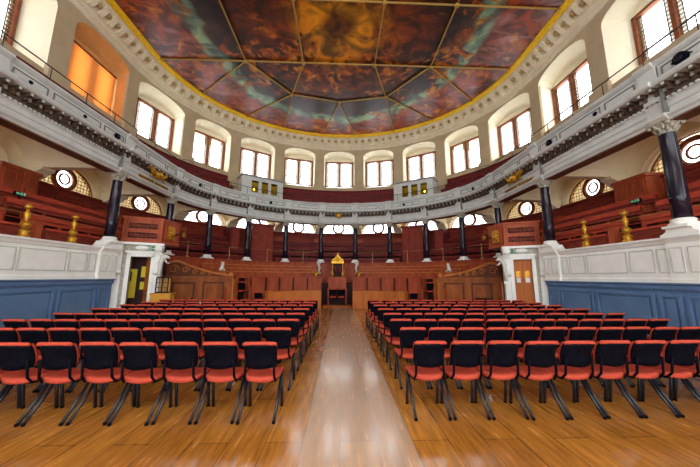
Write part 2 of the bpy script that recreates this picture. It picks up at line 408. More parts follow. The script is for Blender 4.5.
for sg in (-1, 1):
    ext = [0] + COLS
    for i, (c0, c1) in enumerate(zip([-1.12] + COLS, COLS)):
        if i == 0 and sg < 0: continue
        a, b = c0 + .28, c1 - .28; L_ = b - a
        for f0, f1 in ((0, .24), (.28, .72), (.76, 1)):
            q = sorted((sg*(a+L_*f0), sg*(a+L_*f1))); panel(mb, q[0], q[1], 6.0, 6.22, -.22, .02, .022, frame_mi=3)  # frames coloured grey as the shadow of the panel moulding
s = -18.4
while s < 18.5:                                         # dentils and brackets under the corona
    mb.cur = 0; mb.sbox(s, s+.05, -.2, -.13, 5.47, 5.52)
    s += .1
s = -18.4
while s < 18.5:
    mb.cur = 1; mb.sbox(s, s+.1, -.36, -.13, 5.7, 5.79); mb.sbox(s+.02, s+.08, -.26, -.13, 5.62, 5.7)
    mb.cur = 0; mb.sbox(s+.14, s+.2, -.19, -.14, 5.66, 5.74); mb.sbox(s+.02, s+.07, -.375, -.35, 5.73, 5.78)
    s += .24
mb.build('trim_3', [M_STONE, M_FRZ, mat('soffit_shade_brown', (.2, .09, .05), (.15, .07, .04), .6), M_GREYL], kind='structure')

# ---- gallery floors and stepped tiers (structure)
mb = MB()
mb.sweep([(.12, 1.4), (.12, 1.75), (.75, 1.75), (.75, 2.15), (1.3, 2.15), (1.3, 2.6), (1.85, 2.6), (1.85, 3.05), (2.4, 3.05), (2.4, 3.45), (3.0, 3.45), (3.0, 1.4)], -SEND, SEND)
mb.build('gallery_floor', M_GFL, kind='structure')
mb = MB()
mb.sweep([(.06, 5.94), (.06, 6.0), (.9, 6.0), (.9, 6.35), (1.45, 6.35), (1.45, 6.8), (2.2, 6.8), (2.2, 6.7), (1.5, 6.7), (1.5, 6.32), (.95, 6.32), (.95, 5.96)], -SEND, SEND)
mb.build('upper_gallery_floor', M_MAR, kind='structure')
for side in (-1, 1):
    mb = MB()
    for a, b, top in ((1.35, 6.62, 0), (6.62, 7.55, 1), (7.55, 8.7, 0)):
        s0, s1 = sorted((side*a, side*b))
        if top: mb.sweep([(-.1, 0), (-.1, 1.85), (-.5, 1.85), (-.5, 1.6), (-1.0, 1.6), (-1.0, 1.4), (-1.5, 1.4), (-1.5, 0)], s0, s1); continue
        mb.sweep([(-.1, 0), (-.1, 1.85), (-.5, 1.85), (-.5, 1.6), (-1.0, 1.6), (-1.0, 1.4), (-1.55, 1.4), (-1.55, 1.1), (-2.1, 1.1), (-2.1, 0)], s0, s1)
    mb.build('tier_floor', M_SCR, kind='structure')
mb = MB(); mb.sweep([(-.1, 0), (-.1, 1.2), (-1.6, 1.2), (-1.6, 0)], -1.33, 1.33)
mb.build('throne_floor', M_DARKW, kind='structure')

# ---- parapet of the apse ring
mb = MB()
mb.sweep([(.12, 0), (.12, 2.5), (-.12, 2.5), (-.12, 2.45), (-.08, 2.42), (-.08, 0)], -10.2, 10.2)
s = -10
while s < 9.9:
    panel(mb, s, s+.9, 1.98, 2.38, -.08, .02, .03, field=False); s += 1.0
mb.build('wall_apse', M_SCR, kind='structure')

# ---- lower gallery outer wall, vaults, beams, lunette windows
def arch_pts(n=12):
    return [(math.cos(PI - PI*i/n), math.sin(PI*i/n)) for i in range(n+1)]
mbw = MB(); mbv = MB(); mbb = MB()
bays = [(-1.12, 1.12)] + [(COLS[i], COLS[i+1]) for i in range(7)]
bays = [b for b in bays] + [(-b[1], -b[0]) for b in bays[1:]]
nwin = [0]
def window_name():
    nwin[0] += 1; return 'window_%d' % nwin[0]
ZS = 5.2
def local(s, d):
    return Matrix.Translation(P(s, d)) @ Matrix.Rotation(rotz(s), 4, 'Z')
WHALF = {}
PORTALS = []
for (b0, b1) in sorted(bays):
    m = (b0+b1)/2; h = (b1-b0)/2
    hv = h - .13
    # vault intrados
    n = 16
    D = [.2, 1.1, 2.1, 3.0]
    vs = []
    for d in D:
        for i in range(n+1):
            a = PI - PI*i/n
            vs.append(P(m + hv*math.cos(a), d, ZS + (.68 if d < .5 else .95 if d < 1.2 else 1.1)*math.sin(a)))
    fs = [(j*(n+1)+i, j*(n+1)+i+1, (j+1)*(n+1)+i+1, (j+1)*(n+1)+i) for j in range(len(D)-1) for i in range(n)]
    mbv.smooth = True; mbv.add(vs, fs); mbv.smooth = False
    # end wall between the vault and the lunette opening
    lm = local(m, 3.0)
    ow = 1.25; oh = .98; oz = 4.9
    outer = [P(m + hv*math.cos(PI - PI*i/n), 3.0, ZS + 1.1*math.sin(PI*i/n)) for i in range(n+1)]
    inner = [lm @ Vector((ow*math.cos(PI - PI*i/n), .12, oz + oh*math.sin(PI*i/n))) for i in range(n+1)]
    mbv.add(outer+inner, [(i, i+1, n+1+i+1, n+1+i) for i in range(n)])
    inner2 = [lm @ Vector((ow*math.cos(PI - PI*i/n), .4, oz + oh*math.sin(PI*i/n))) for i in range(n+1)]
    mbv.add(inner+inner2, [(i, i+1, n+1+i+1, n+1+i) for i in range(n)])
    mbv.sbox(b0, b1, 3.0, 3.1, 4.86, 4.9)
    for q0, q1 in ((b0, None), (None, b1)):
        e0_ = P(q0 if q0 is not None else q1, 3.0, 4.87); e1_ = P(q0 if q0 is not None else q1, 3.0, 5.2)
        oo, ii = (outer[0], inner[0]) if q0 is not None else (outer[-1], inner[-1])
        lo = oo.copy(); lo.z = 4.87; mbv.add([e0_, e1_, oo, ii, lo], [(0, 1, 2, 3, 4)])
    # moulded rim
    mbv.tube([lm @ Vector(((ow+.09)*math.cos(PI*i/n), .0, oz + (oh+.06)*math.sin(PI*i/n))) for i in range(n+1)], .035, 6)
    # lunette window
    mw = MB()
    mw.tube([(ow*math.cos(PI*i/24), .25, oz + oh*math.sin(PI*i/24)) for i in range(25)], .035, 6)
    mw.box(-ow, ow, .2, .3, oz-.04, oz+.03)
    mw.tube([(.41*math.cos(2*PI*i/28), .25, oz+.43+.4*math.sin(2*PI*i/28)) for i in range(28)], .085, 6, closed=True)
    mw.tube([(.2*math.cos(2*PI*i/20), .25, oz+.43+.2*math.sin(2*PI*i/20)) for i in range(20)], .04, 5, closed=True)
    for k in range(12):
        a = 2*PI*k/12; mw.tube([(.2*math.cos(a), .25, oz+.43+.2*math.sin(a)), (.4*math.cos(a), .25, oz+.43+.4*math.sin(a))], .008, 4)
    for i in range(-8, 9):                              # leaded lattice beside the roundel
        x = i*.14
        if abs(x) < .44: continue
        zt = oh*math.sqrt(max(0, 1-(x/ow)**2))
        mw.tube([(x, .25, oz), (x, .25, oz+zt)], .013, 4)
    for j in range(1, 6):
        z = j*.14; xx = ow*math.sqrt(max(0, 1-(z/oh)**2)); xi = math.sqrt(max(0, .41**2-(z-.43)**2))
        if xx > xi+.05:
            mw.tube([(-xx, .25, oz+z), (-xi-.01, .25, oz+z)], .013, 4); mw.tube([(xi+.01, .25, oz+z), (xx, .25, oz+z)], .013, 4)
    w = mw.build(window_name(), M_FRAME, loc=P(m, 3.0), rz=rotz(m), kind='structure')
    g = MB(); pts = [(ow*math.cos(PI*i/24), oz + oh*math.sin(PI*i/24)) for i in range(25)]
    g.slab(pts, .26, .266); g.build('glass', M_GLASS, w)
    for k in ((-1, 1) if abs(m) > 8.5 else ()):
        am = MB()
        A_ = [(k*ow*math.cos(PI*i/24), oz+oh*math.sin(PI*i/24)) for i in range(11)]
        I_ = [(k*.42*math.cos(a_), oz+.43+.41*math.sin(a_)) for a_ in [PI/2-.3 - (PI+.1)*j/12 for j in range(10)]]
        pts = [(k*ow, oz)] + A_[1:] + [p for p in I_ if p[1] > oz] + [(k*.3, oz)]
        am.slab(pts if k > 0 else pts[::-1], .27, .275); am.build('stained_pane', M_AMBER, w)
    PORTALS.append((m, 3.5, oz+.45, 2.3, 1.0))
    # wall closing above and below
    mbw.sbox(b0, b1, 3.0, 3.3, 1.4, 4.87)
    # red panels between piers
    nn = max(2, int(round(2*h/0.8))); 
    for i in range(nn):
        a = b0 + .42 + (2*h-.84)*i/nn; b = b0 + .42 + (2*h-.84)*(i+1)/nn
        panel(mbw, a+.05, b-.05, 3.6, 4.68, 3.0, .025, .04, field=False)
    mbw.sweep([(3.0, 4.74), (3.0, 4.87), (2.9, 4.87), (2.9, 4.82), (2.95, 4.76)], b0, b1)
mbv.cur = 0
mbv.sbox(-SEND, SEND, 3.42, 3.5, 5.85, 6.5)
mbw.build('wall_gallery', M_RED, kind='structure')
mbv.build('ceiling_gallery', M_VAULT, kind='structure')
mbp = MB()
for c in COLS:
    for sg in (-1, 1):
        s = sg*c; hw = .13
        mbb.sbox(s-hw, s+hw, .22, 3.0, 5.18, 5.42)
        mbb.sbox(s-hw-.04, s+hw+.04, .22, 3.0, 5.36, 5.44)
        mbb.sweep([(2.3, 5.2), (2.32, 5.1), (2.5, 5.02), (2.55, 4.95), (2.7, 4.88), (2.75, 4.8), (3.02, 4.8), (3.02, 5.2)], s-hw-.08, s+hw+.08)
        # red panelled pier on the wall
        if c < 10.5:
            pw = .3; mbp.sbox(s-pw, s+pw, 2.6, 3.02, 1.7, 4.4); panel(mbp, s-pw+.06, s+pw-.06, 3.55, 4.32, 2.6, .03, .04)
        else:
            q0, q1 = sorted((sg*(c+.1), sg*(c+1.15)))
            mbp.sbox(q0, q1, 2.45, 3.02, 1.7, 4.92); mbp.sbox(q0-.04, q1+.04, 2.4, 3.02, 4.84, 4.94)
            w_ = (q1-q0)/2
            for k_ in (0, 1): panel(mbp, q0+w_*k_+.08, q0+w_*(k_+1)-.08, 4.14, 4.44, 2.45, .03, .04); panel(mbp, q0+w_*k_+.08, q0+w_*(k_+1)-.08, 4.5, 4.78, 2.45, .03, .04)
mbb.build('ceiling_beam', M_VAULT, kind='structure')
mbp.build('wall_pier', M_PULP, kind='structure')

# ---- upper wall with window embrasures
WD = [(0, .93, 0), (2.395, .905, 2.38), (4.775, .925, 4.72), (7.05, .85, 6.98), (9.37, .98, 9.12), (12.08, 1.29, 11.75), (15.62, 1.57, 15.5), (19.2, 1.4, 19.2)]
wins = [(c, h, g) for c, h, g in WD] + [(-c, h, -g) for c, h, g in WD[1:]]
wins.sort()
mbu = MB(); mbe = MB(); mbo = MB()
ZB, ZJ, ZA, ZT = 8.3, 10.72, 11.22, 11.6
FD, GD = 2.2, 3.0
n = 12
edges = []
for c, h, g in wins: edges.append((c-h, c+h))
zlow = 6.1
# piers
prev = -SEND
for (e0, e1) in edges + [(SEND, None)]:
    mbu.cur = 0
    mbu.sbox(prev, e0, FD, FD+.12, zlow, ZT)
    prev = e1
for idx, ((c, h, g), (e0, e1)) in enumerate(zip(wins, edges)):
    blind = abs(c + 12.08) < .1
    S = [e0 + (e1-e0)*i/n for i in range(n+1)]
    # below and above opening
    mbu.cur = 0
    mbu.sbox(e0, e1, FD, FD+.12, zlow, ZB)
    def za(u): return ZJ + (ZA-ZJ)*math.sqrt(max(0, 1-u*u))**.9
    us = [-1 + 2*i/n for i in range(n+1)]
    us = [-math.cos(PI*i/n) for i in range(n+1)]
    top = [P(c+h*u, FD, ZT) for u in us]; arc = [P(c+h*u, FD, za(u)) for u in us]
    mbu.add(top+arc, [(i, n+1+i, n+2+i, i+1) for i in range(n)])
    lm = local(g, GD)
    hw = 1.1
    back = [lm @ Vector((hw*u*1.03, 0, (10.68 + .3*math.sqrt(max(0, 1-u*u))))) for u in us]
    face_out = [P(c-h, FD, ZB)] + arc + [P(c+h, FD, ZB)]
    back_out = [lm @ Vector((-hw*1.03, 0, 8.62))] + back + [lm @ Vector((hw*1.03, 0, 8.62))]
    k = len(face_out)
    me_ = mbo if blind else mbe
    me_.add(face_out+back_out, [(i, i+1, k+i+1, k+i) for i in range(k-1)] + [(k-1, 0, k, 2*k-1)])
    # tympanum above the window head (behind plane), window 8.62..10.66
    me_.add([lm @ Vector((-hw*1.03, 0, 10.64))] + back + [lm @ Vector((hw*1.03, 0, 10.64))], [tuple(range(k))])
    if not blind: pass
    # window
    mw = MB(); z0, z1 = 8.62, 10.66; fw = .09
    mw.box(-hw, hw, -.05, .1, z1-fw, z1+.02); mw.box(-hw, hw, -.05, .1, z0, z0+.06)
    mw.box(-hw, -hw+fw, -.05, .1, z0, z1); mw.box(hw-fw, hw, -.05, .1, z0, z1)
    mw.box(-.06, .06, -.06, .1, z0, z1)
    w = mw.build(window_name(), M_FRAME, loc=P(g, GD), rz=rotz(g), kind='structure')
    gl = MB(); gl.box(-hw, hw, .05, .056, z0, z1); gl.build('glass', M_GLASS, w)
    ld = MB()
    for sx in (-1, 1):
        x0, x1 = (.06, hw-fw)
        def lb(xa, xb, za, zb_): ld.box(min(sx*xa, sx*xb), max(sx*xa, sx*xb), .03, .048, za, zb_)
        for x in (x0+.15, x1-.15): lb(x-.012, x+.012, z0+.06, z1-fw)
        for j in range(1, 13):
            z = z0 + .06 + (z1-fw-z0-.06)*j/13
            if j in (4, 9): lb(x0, x1, z-.014, z+.014)
            else: lb(x0, x0+.15, z-.011, z+.011); lb(x1-.15, x1, z-.011, z+.011)
    ld.build('lead_lattice', M_LEAD, w)
    bd = MB()
    for sx in (-1, 1):
        for (xa, xb) in ((.06, .21), (hw-fw-.15, hw-fw)):
            bd.box(min(sx*xa, sx*xb), max(sx*xa, sx*xb), .058, .062, z0+.06, z1-fw)
    bd.build('border_glass', M_BORD, w)
    if not blind: PORTALS.append((g, GD+.25, 9.64, 2.3, 2.1))
    if blind:
        bb = MB(); bb.box(-1.02, 1.02, -.14, -.13, 8.4, 10.6)
        bl = bb.build('roller_blind', M_BLIND, loc=P(g, GD), rz=rotz(g))
        tag(bl, 'orange roller blind glowing over the second window from the left edge', 'blind')
        r = MB(); r.lathe([(.04, -1.06), (.04, 1.06)], 10, (0, -.14, 10.62), 'x'); r.build('blind_roller', M_FRAME, bl)
# pier base blocks
for i in range(len(edges)-1):
    a, b = edges[i][1], edges[i+1][0]
    mbu.cur = 0; mbu.sweep([(2.22, 7.45), (2.06, 7.45), (2.06, 8.4), (2.12, 8.46), (2.22, 8.5)], a-.04, b+.04)
    mbu.sweep([(2.22, ZJ-.05), (2.16, ZJ), (2.14, ZJ+.05), (2.22, ZJ+.07)], a, b) if False else None
# big cornice between wall and ceiling
mbu.cur = 1
cor = [(2.25, 11.28), (2.14, 11.3), (2.1, 11.36), (2.1, 11.44), (2.02, 11.48), (1.98, 11.56), (1.9, 11.6), (1.86, 11.78), (1.6, 11.95), (1.55, 12.0), (1.5, 12.05), (1.42, 12.09), (1.42, 12.2), (2.25, 12.2)]
mbu.sweep(cor, -SEND, SEND)
s = -18.6
while s < 18.6:                                        # carved modillions with rosettes between
    mbu.cur = 1
    mbu.sweep([(1.92, 11.6), (1.84, 11.58), (1.7, 11.68), (1.56, 11.86), (1.56, 11.97), (1.92, 11.95)], s, s+.17)
    mbu.cur = 2; mbu.sbox(s+.17, s+.43, 1.6, 1.9, 11.78, 11.97) if False else None
    p = P(s+.3, 1.72, 11.8); mbu.ball(p, (.1, .1, .09), 8, 5)
    s += .43
mbu.cur = 3
mbu.sweep([(1.5, 12.0), (1.36, 12.03), (1.3, 12.08), (1.28, 12.14), (1.5, 12.14)], -SEND, SEND)
mbu.build('wall_upper', [M_CREAM, mat('cornice_plaster', (.8, .7, .5), (.72, .62, .43), .8, scale=3), mat('rosette_ochre', (.5, .36, .16), (.36, .25, .1), .7, scale=20), M_YELL], kind='structure')
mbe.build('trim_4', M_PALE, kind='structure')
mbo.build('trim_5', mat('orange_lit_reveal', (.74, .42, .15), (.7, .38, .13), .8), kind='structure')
# outer shell keeping daylight out of the wall cavities
mb = MB()
prev = -SEND
gl = sorted([w[2] for w in wins])
mb.sbox(-SEND, SEND, 3.12, 3.3, 6.38, 8.6)
mb.sbox(-SEND, SEND, 3.12, 3.3, 10.7, 12.4)
for g in gl + [None]:
    e = SEND if g is None else g - (1.1/(1+3/6.5) if abs(g) < LQ-1 else 1.1)
    if e > prev: mb.sbox(prev, e, 3.12, 3.3, 8.6, 10.7)
    prev = None if g is None else g + (1.1/(1+3/6.5) if abs(g) < LQ-1 else 1.1)
mb.build('wall_outer', M_TAN, kind='structure')
# unseen back wall behind the camera, window openings enlarged to brighten the hall
mb = MB(); y = YEND
xs = [-10.6, -9.0, -6.2, -5.4, -2.4, -1.6, 1.6, 2.4, 5.4, 6.2, 9.0, 10.6]
for i in range(0, 11):
    x0, x1 = xs[i], xs[i+1]
    if i % 2 == 0: mb.box(x0, x1, y-.3, y, 0, 12.4)
    else:
        mb.box(x0, x1, y-.3, y, 0, 1.0); mb.box(x0, x1, y-.3, y, 5.9, 7.4); mb.box(x0, x1, y-.3, y, 11.4, 12.4)
mb.build('wall_back', M_CREAM, kind='structure')
for i in range(1, 11, 2):
    x0, x1 = xs[i], xs[i+1]
    for z0, z1 in ((1.0, 5.9), (7.4, 11.4)):
        f = MB(); f.box(x0, x1, y-.2, y-.1, z0, z0+.08); f.box(x0, x1, y-.2, y-.1, z1-.08, z1)
        f.box(x0, x0+.08, y-.2, y-.1, z0, z1); f.box(x1-.08, x1, y-.2, y-.1, z0, z1); f.box((x0+x1)/2-.05, (x0+x1)/2+.05, y-.2, y-.1, z0, z1)
        w = f.build(window_name(), M_FRAME, kind='structure')
        gg = MB(); gg.box(x0, x1, y-.16, y-.154, z0, z1); gg.build('glass', M_GLASS, w)
BACKW = [((xs[i]+xs[i+1])/2, (z0+z1)/2, xs[i+1]-xs[i], z1-z0) for i in range(1, 11, 2) for z0, z1 in ((1.0, 5.9), (7.4, 11.4))]
# ---- ceiling
mb = MB()
S = samples(-SEND, SEND, .35)
mb.add([P(s, 1.45, 12.14) for s in S], [tuple(range(len(S)))])
mb.build('ceiling', ceiling_mat(), kind='structure')
mb = MB(); mb.sbox(-SEND, SEND, 1.4, 3.3, 12.2, 12.4)
mb.box(-11.2, 11.2, YEND-.3, 22, 12.4, 12.6); mb.build('ceiling_roof', M_TAN, kind='structure')
# gilt ropes dividing the ceiling
ZR = 12.09
def edge_at(s): p = P(s, 1.38); return (p.x, p.y)
xl = [-4.6, -1.77, 1.77, 4.6]
yl = [12.3, 9.1, 5.9, 2.7, -.5, -3.7]
segs = []
for x in xl: segs.append(((x, 12.3), (x, YEND)))
for yv in yl: segs.append(((-8.8, yv), (8.8, yv)))
V1 = [(-4.6, 12.3), (-1.77, 12.3), (1.77, 12.3), (4.6, 12.3)]; V2 = [(-2.75, 14.75), (0, 15.35), (2.75, 14.75)]
segs += [(V1[0], edge_at(-8.15)), (V1[3], edge_at(8.15)), (V1[0], V2[0]), (V1[3], V2[2]), (V2[0], V2[1]), (V2[1], V2[2]), (V1[1], V2[0]), (V1[2], V2[2]),
         (V2[0], edge_at(-5.8)), (V2[0], edge_at(-3.52)), (V2[1], edge_at(-1.1)), (V2[1], edge_at(1.05)), (V2[2], edge_at(3.5)), (V2[2], edge_at(5.9))]
mb = MB()
for a, b in segs: mb.tube([(a[0], a[1], ZR), (b[0], b[1], ZR)], .036, 6)
for p in V1 + V2 + [(x, yv) for x in xl for yv in yl[1:]]: mb.ball((p[0], p[1], ZR-.02), (.11, .11, .07))
mb.build('trim_6', M_ROPE, kind='structure')

# ================================================================== COLUMNS
def make_column(h0, pedestal):
    o = thing('column', '', 'column')
    zt = 4.78
    mb = MB()
    zb = h0
    mb.box(-.23, .23, -.23, .23, 0, .05)
    mb.lathe([(.22, .05), (.235, .075), (.22, .1), (.19, .12), (.185, .14), (.2, .155), (.19, .18), (.16, .2)], 24)
    if pedestal:
        mb2 = MB()
    mb.build('base', M_WHITE, o)
    H = zt - zb
    mb = MB(); mb.lathe([(.15, .19), (.152, H*.33), (.147, H*.6), (.135, H-.02), (.145, H)], 28); mb.build('shaft', M_SHAFT, o)
    mb = MB(); mb.lathe([(.135, H-.01), (.15, H), (.15, H+.025), (.13, H+.03), (.135, H+.12), (.17, H+.2), (.21, H+.235)], 20)
    for ring, (zz, hh, rr, k) in enumerate(((H+.03, .1, .14, 8), (H+.1, .12, .155, 8))):
        for q in range(k):
            a = 2*PI*(q+.5*ring)/k; ca, sa = math.cos(a), math.sin(a)
            pts = [(rr, zz), (rr+.02, zz+hh*.6), (rr+.06, zz+hh), (rr+.08, zz+hh*.8)]
            mb.tube([(r*ca, r*sa, z) for r, z in pts], [.03, .035, .025, .008], 5)
    for q in range(4):                                  # corner volutes
        a = PI/4 + q*PI/2; ca, sa = math.cos(a), math.sin(a)
        mb.ball((.25*ca, .25*sa, H+.2), .045, 8, 6)
    mb.box(-.22, .22, -.22, .22, H+.235, H+.27)
    mb.build('capital', M_CAP, o)
    return o
names5 = ['nearest the throne', 'second from the throne', 'third from the throne', 'fourth from the throne', 'rising behind the pulpit']
protoA = make_column(2.5, False); protoB = make_column(2.66, True)
first = {'a': True, 'b': True}
for sg, sd in ((-1, 'left'), (1, 'right')):
    for i, c in enumerate(COLS[:7]):
        s = sg*c; ring = i < 5
        if ring: lab = 'dark marble column %s, %s side of the apse ring' % (names5[i], sd)
        elif i == 5: lab = 'dark marble column on the %s wall beside the white door surround' % sd
        else: lab = 'large dark marble column on the %s white parapet, nearest the camera' % sd
        z = 2.5 if ring else 2.66
        loc = P(s, 0.0, z); key = 'a' if ring else 'b'; pr = protoA if ring else protoB
        if first[key]:
            o = pr; o.location = loc; o.rotation_euler = (0, 0, rotz(s)); o['label'] = lab; o['group'] = 'columns carrying the upper gallery'; first[key] = False
        else: dup(pr, loc, rotz(s), lab, 'columns carrying the upper gallery')
        if not ring:
            mb = MB(); mb.slab([(-.34, 2.54), (-.3, 2.56), (-.24, 2.6), (-.23, 2.66), (.23, 2.66), (.24, 2.6), (.3, 2.56), (.34, 2.54)], -.14, .26)
            mb.build('trim_%d' % (10 + i + (10 if sg > 0 else 0)), M_WHITE, loc=P(s, 0), rz=rotz(s), kind='structure')

# ================================================================== RAILS, GALLERY FITTINGS
mb = MB()
S = samples(-SEND, SEND, .3)
mb.tube([P(s, -.2, 6.82) for s in S], .016, 6)
rail = mb.build('iron_guard_rail', M_IRON)
tag(rail, 'thin grey iron guard rail running along the upper gallery parapet', 'railing')
k = -19.0
while k <= 19.01:
    if abs(k) < 18.9:
        p = P(k, -.2); q = MB(); q.tube([(p.x, p.y, 6.4), (p.x, p.y, 6.82)], .012, 6); q.build('post', M_IRON, rail)
    k += 1.0
# brass rail above the apse ring with slender stands
for sg, sd in ((-1, 'left'), (1, 'right')):
    mb = MB(); S = samples(sg*1.0, sg*10.2, .3); mb.tube([P(s, .05, 3.2) for s in S], .013, 6)
    tag(mb.build('brass_rail', M_BRASS), 'thin brass rail over the %s half of the apse parapet' % sd, 'railing')
    mb = MB(); S = samples(sg*13.3, sg*19, .3); mb.tube([P(s, .2, 3.12) for s in S], .012, 6)
    tag(mb.build('grey_pipe_rail', M_BRASS), 'thin pipe rail above the white parapet on the %s side' % sd, 'railing')
def make_stand():
    o = thing('brass_stand', '', 'stand')
    q = MB(); q.lathe([(.09, 0), (.09, .03), (.04, .06), (.035, .1)], 12); q.build('base', M_BRASS, o)
    q = MB(); q.lathe([(.02, .1), (.035, .2), (.018, .26), (.018, .45), (.03, .5), (.015, .55), (.015, .7)], 10); q.build('stem', M_BRASS, o)
    q = MB(); q.ball((0, 0, .73), .035); q.build('finial', M_BRASS, o)
    return o
st = make_stand(); f = True
for sg, sd in ((-1, 'left'), (1, 'right')):
    for i, s in enumerate((2.26, 4.5, 6.72, 9.1)):
        nm = ('first', 'second', 'third', 'fourth')[i]
        lab = 'slender brass stand on the apse parapet, %s from the throne on the %s' % (nm, sd)
        if f: st.location = P(sg*s, -.02, 2.5); st['label'] = lab; st['group'] = 'slender brass stands'; f = False
        else: dup(st, P(sg*s, -.02, 2.5), 0, lab, 'slender brass stands')
def make_candle():
    o = thing('gilded_baluster', '', 'ornament')
    q = MB(); q.lathe([(.11, 0), (.11, .05), (.07, .08), (.1, .13), (.1, .17), (.045, .21)], 18); q.build('base', M_GOLD, o)
    q = MB(); q.lathe([(.045, .21), (.08, .27), (.1, .32), (.08, .36), (.035, .41), (.035, .44), (.065, .52), (.06, .6), (.03, .66), (.03, .7)], 18)
    for k in range(6):
        a = k*PI/3; q.ball((.07*math.cos(a), .07*math.sin(a), .32), .035, 8, 6)
    q.build('stem', M_GOLD, o)
    q = MB(); q.lathe([(.03, .7), (.075, .73), (.085, .77), (.05, .81), (.02, .86)], 16); q.build('finial', M_GOLD, o)
    return o
cd = make_candle(); f = True
for s, lab in ((-15.68, 'gilded baluster on the left white parapet nearest the picture edge'), (-14.47, 'gilded baluster on the left white parapet nearest the dark column'),
               (14.6, 'gilded baluster on the right white parapet nearest the pulpit'), (15.8, 'gilded baluster on the right parapet nearest the large column')):
    loc = P(s, .08, 2.5)
    if f: cd.location = loc; cd['label'] = lab; cd['group'] = 'gilded balusters'; f = False
    else: dup(cd, loc, 0, lab, 'gilded balusters')

# ---- curved benches
def bench(s0, s1, d, ztop, zseat, m, label, depth=.34, group=None, capm=None, name='curved_bench', floor=None, rt=.05, gap=False):
    s0, s1 = sorted((s0, s1))
    ms = (s0+s1)/2; o = thing(name, label, 'bench', P(ms, d, 0), 0, group)
    inv = Matrix.Translation(-P(ms, d, 0))
    zf = ztop-.26 if gap else (floor if floor is not None else zseat-.4)
    q = MB(); q.sweep([(d, zf), (d+.05, zf), (d+.05, ztop-.04), (d, ztop-.04)], s0, s1)
    L_ = s1-s0; nn = max(1, int(L_/.9))
    for i in range(nn):
        a = s0 + L_*i/nn + .05; b = s0 + L_*(i+1)/nn - .05
        if not gap: panel(q, a, b, max(zseat-.35, (floor or 0)+.06), ztop-rt-.06, d, .02, .03, field=False)
    q.xform(inv); q.build('backrest', m, o)
    if gap:
        for i in range(nn+1):
            e = s0 + (s1-s0-.06)*i/nn; q = MB(); q.sbox(e, e+.06, d, d+.05, floor, zf); q.xform(inv); q.build('support', m, o)
    q = MB(); q.sweep([(d-.05, ztop-rt), (d+.1, ztop-rt), (d+.1, ztop), (d-.05, ztop)], s0, s1); q.xform(inv); q.build('top_rail', capm or m, o)
    q = MB(); q.sweep([(d+.05, zseat-.03), (d+.05+depth, zseat-.03), (d+.05+depth, zseat), (d+.05, zseat)], s0, s1); q.xform(inv); q.build('seat', capm or m, o)
    return o
tn = ['lowest', 'second', 'third', 'highest']
for sg, sd in ((-1, 'left'), (1, 'right')):
    for k, (d, zt) in enumerate(((-1.6, 1.87), (-1.05, 2.05), (-.5, 2.25))):
        bench(sg*1.4, sg*8.6, d, zt, zt-.3, M_SCR, 'curved wooden bench inside the apse, %s tier %s the throne' % (['front', 'middle', 'rear'][k], sd + ' of'), group='benches inside the apse', capm=M_OAK, floor=[1.1, 1.4, 1.6][k])
secs = [(-3.85, 3.85, 'behind the throne', M_MAR, M_RED), (5.35, 10.1, 'between stair box and pulpit', M_MAR, M_RED), (10.6, 14.75, 'above the door', M_RED, M_REDB), (15.2, 20.5, 'near the picture edge', M_RED, M_REDB)]  # darker backs below brighter rails put the benches' shading into the reds
for j, (a, b, wh, m1, m2) in enumerate(secs):
    for sg, sd in (((1, ''),) if j == 0 else ((-1, 'left '), (1, 'right '))):
        for k, (d, zt) in enumerate(((.62, 2.82), (1.22, 3.26), (1.77, 3.7), (2.32, 4.1))):
            if j == 0: s0, s1 = a, b
            else: s0, s1 = sg*a, sg*b
            bench(s0, s1, d, zt if j < 2 else zt+.08, zt-.42, m1 if k != 1 or j < 2 else m2, '%s red gallery bench, %stier %s' % (tn[k], sd, wh), group='red benches of the lower gallery', capm=m2, rt=.06 if j < 2 or k == 0 else .15, gap=(k > 0), floor=[1.75, 2.15, 2.6, 3.05][k])
# upper gallery benches
for (a, b, wh) in ((-3.5, 3.5, 'in the middle between the booths'), (-16, -6.3, 'left of the left booth'), (6.3, 16, 'right of the right booth')):
    for k, (d, zt) in enumerate(((1.0, 7.0), (1.6, 7.5))):
        bench(a, b, d, zt, zt-.4, M_MAR, '%s maroon bench of the upper gallery %s' % (('lower', 'upper')[k], wh), group='maroon benches of the upper gallery', capm=M_MAR, floor=(6.35, 6.8)[k])
    q = MB(); q.sweep([(2.02, 6.8), (2.18, 6.8), (2.18, 7.97), (1.96, 7.97), (1.96, 7.92), (2.02, 7.9)], a, b)
    q.build('panelling', M_MAR, kind='structure')
# end panels beside the stairs on the side galleries
for sg, sd in ((-1, 'left'), (1, 'right')):
    o = thing('stair_end_panel', 'red wooden stair end panel between the %s gallery benches' % sd, 'panel', P(sg*14.97, .55, 1.75), rotz(sg*14.97))
    q = MB(); q.box(-.04, .04, 0, 1.9, 0, 1.15); q.build('board', M_PULP, o)
    q = MB(); q.box(-.09, .09, -.05, .12, 0, 1.3); q.build('newel', M_PULP, o)

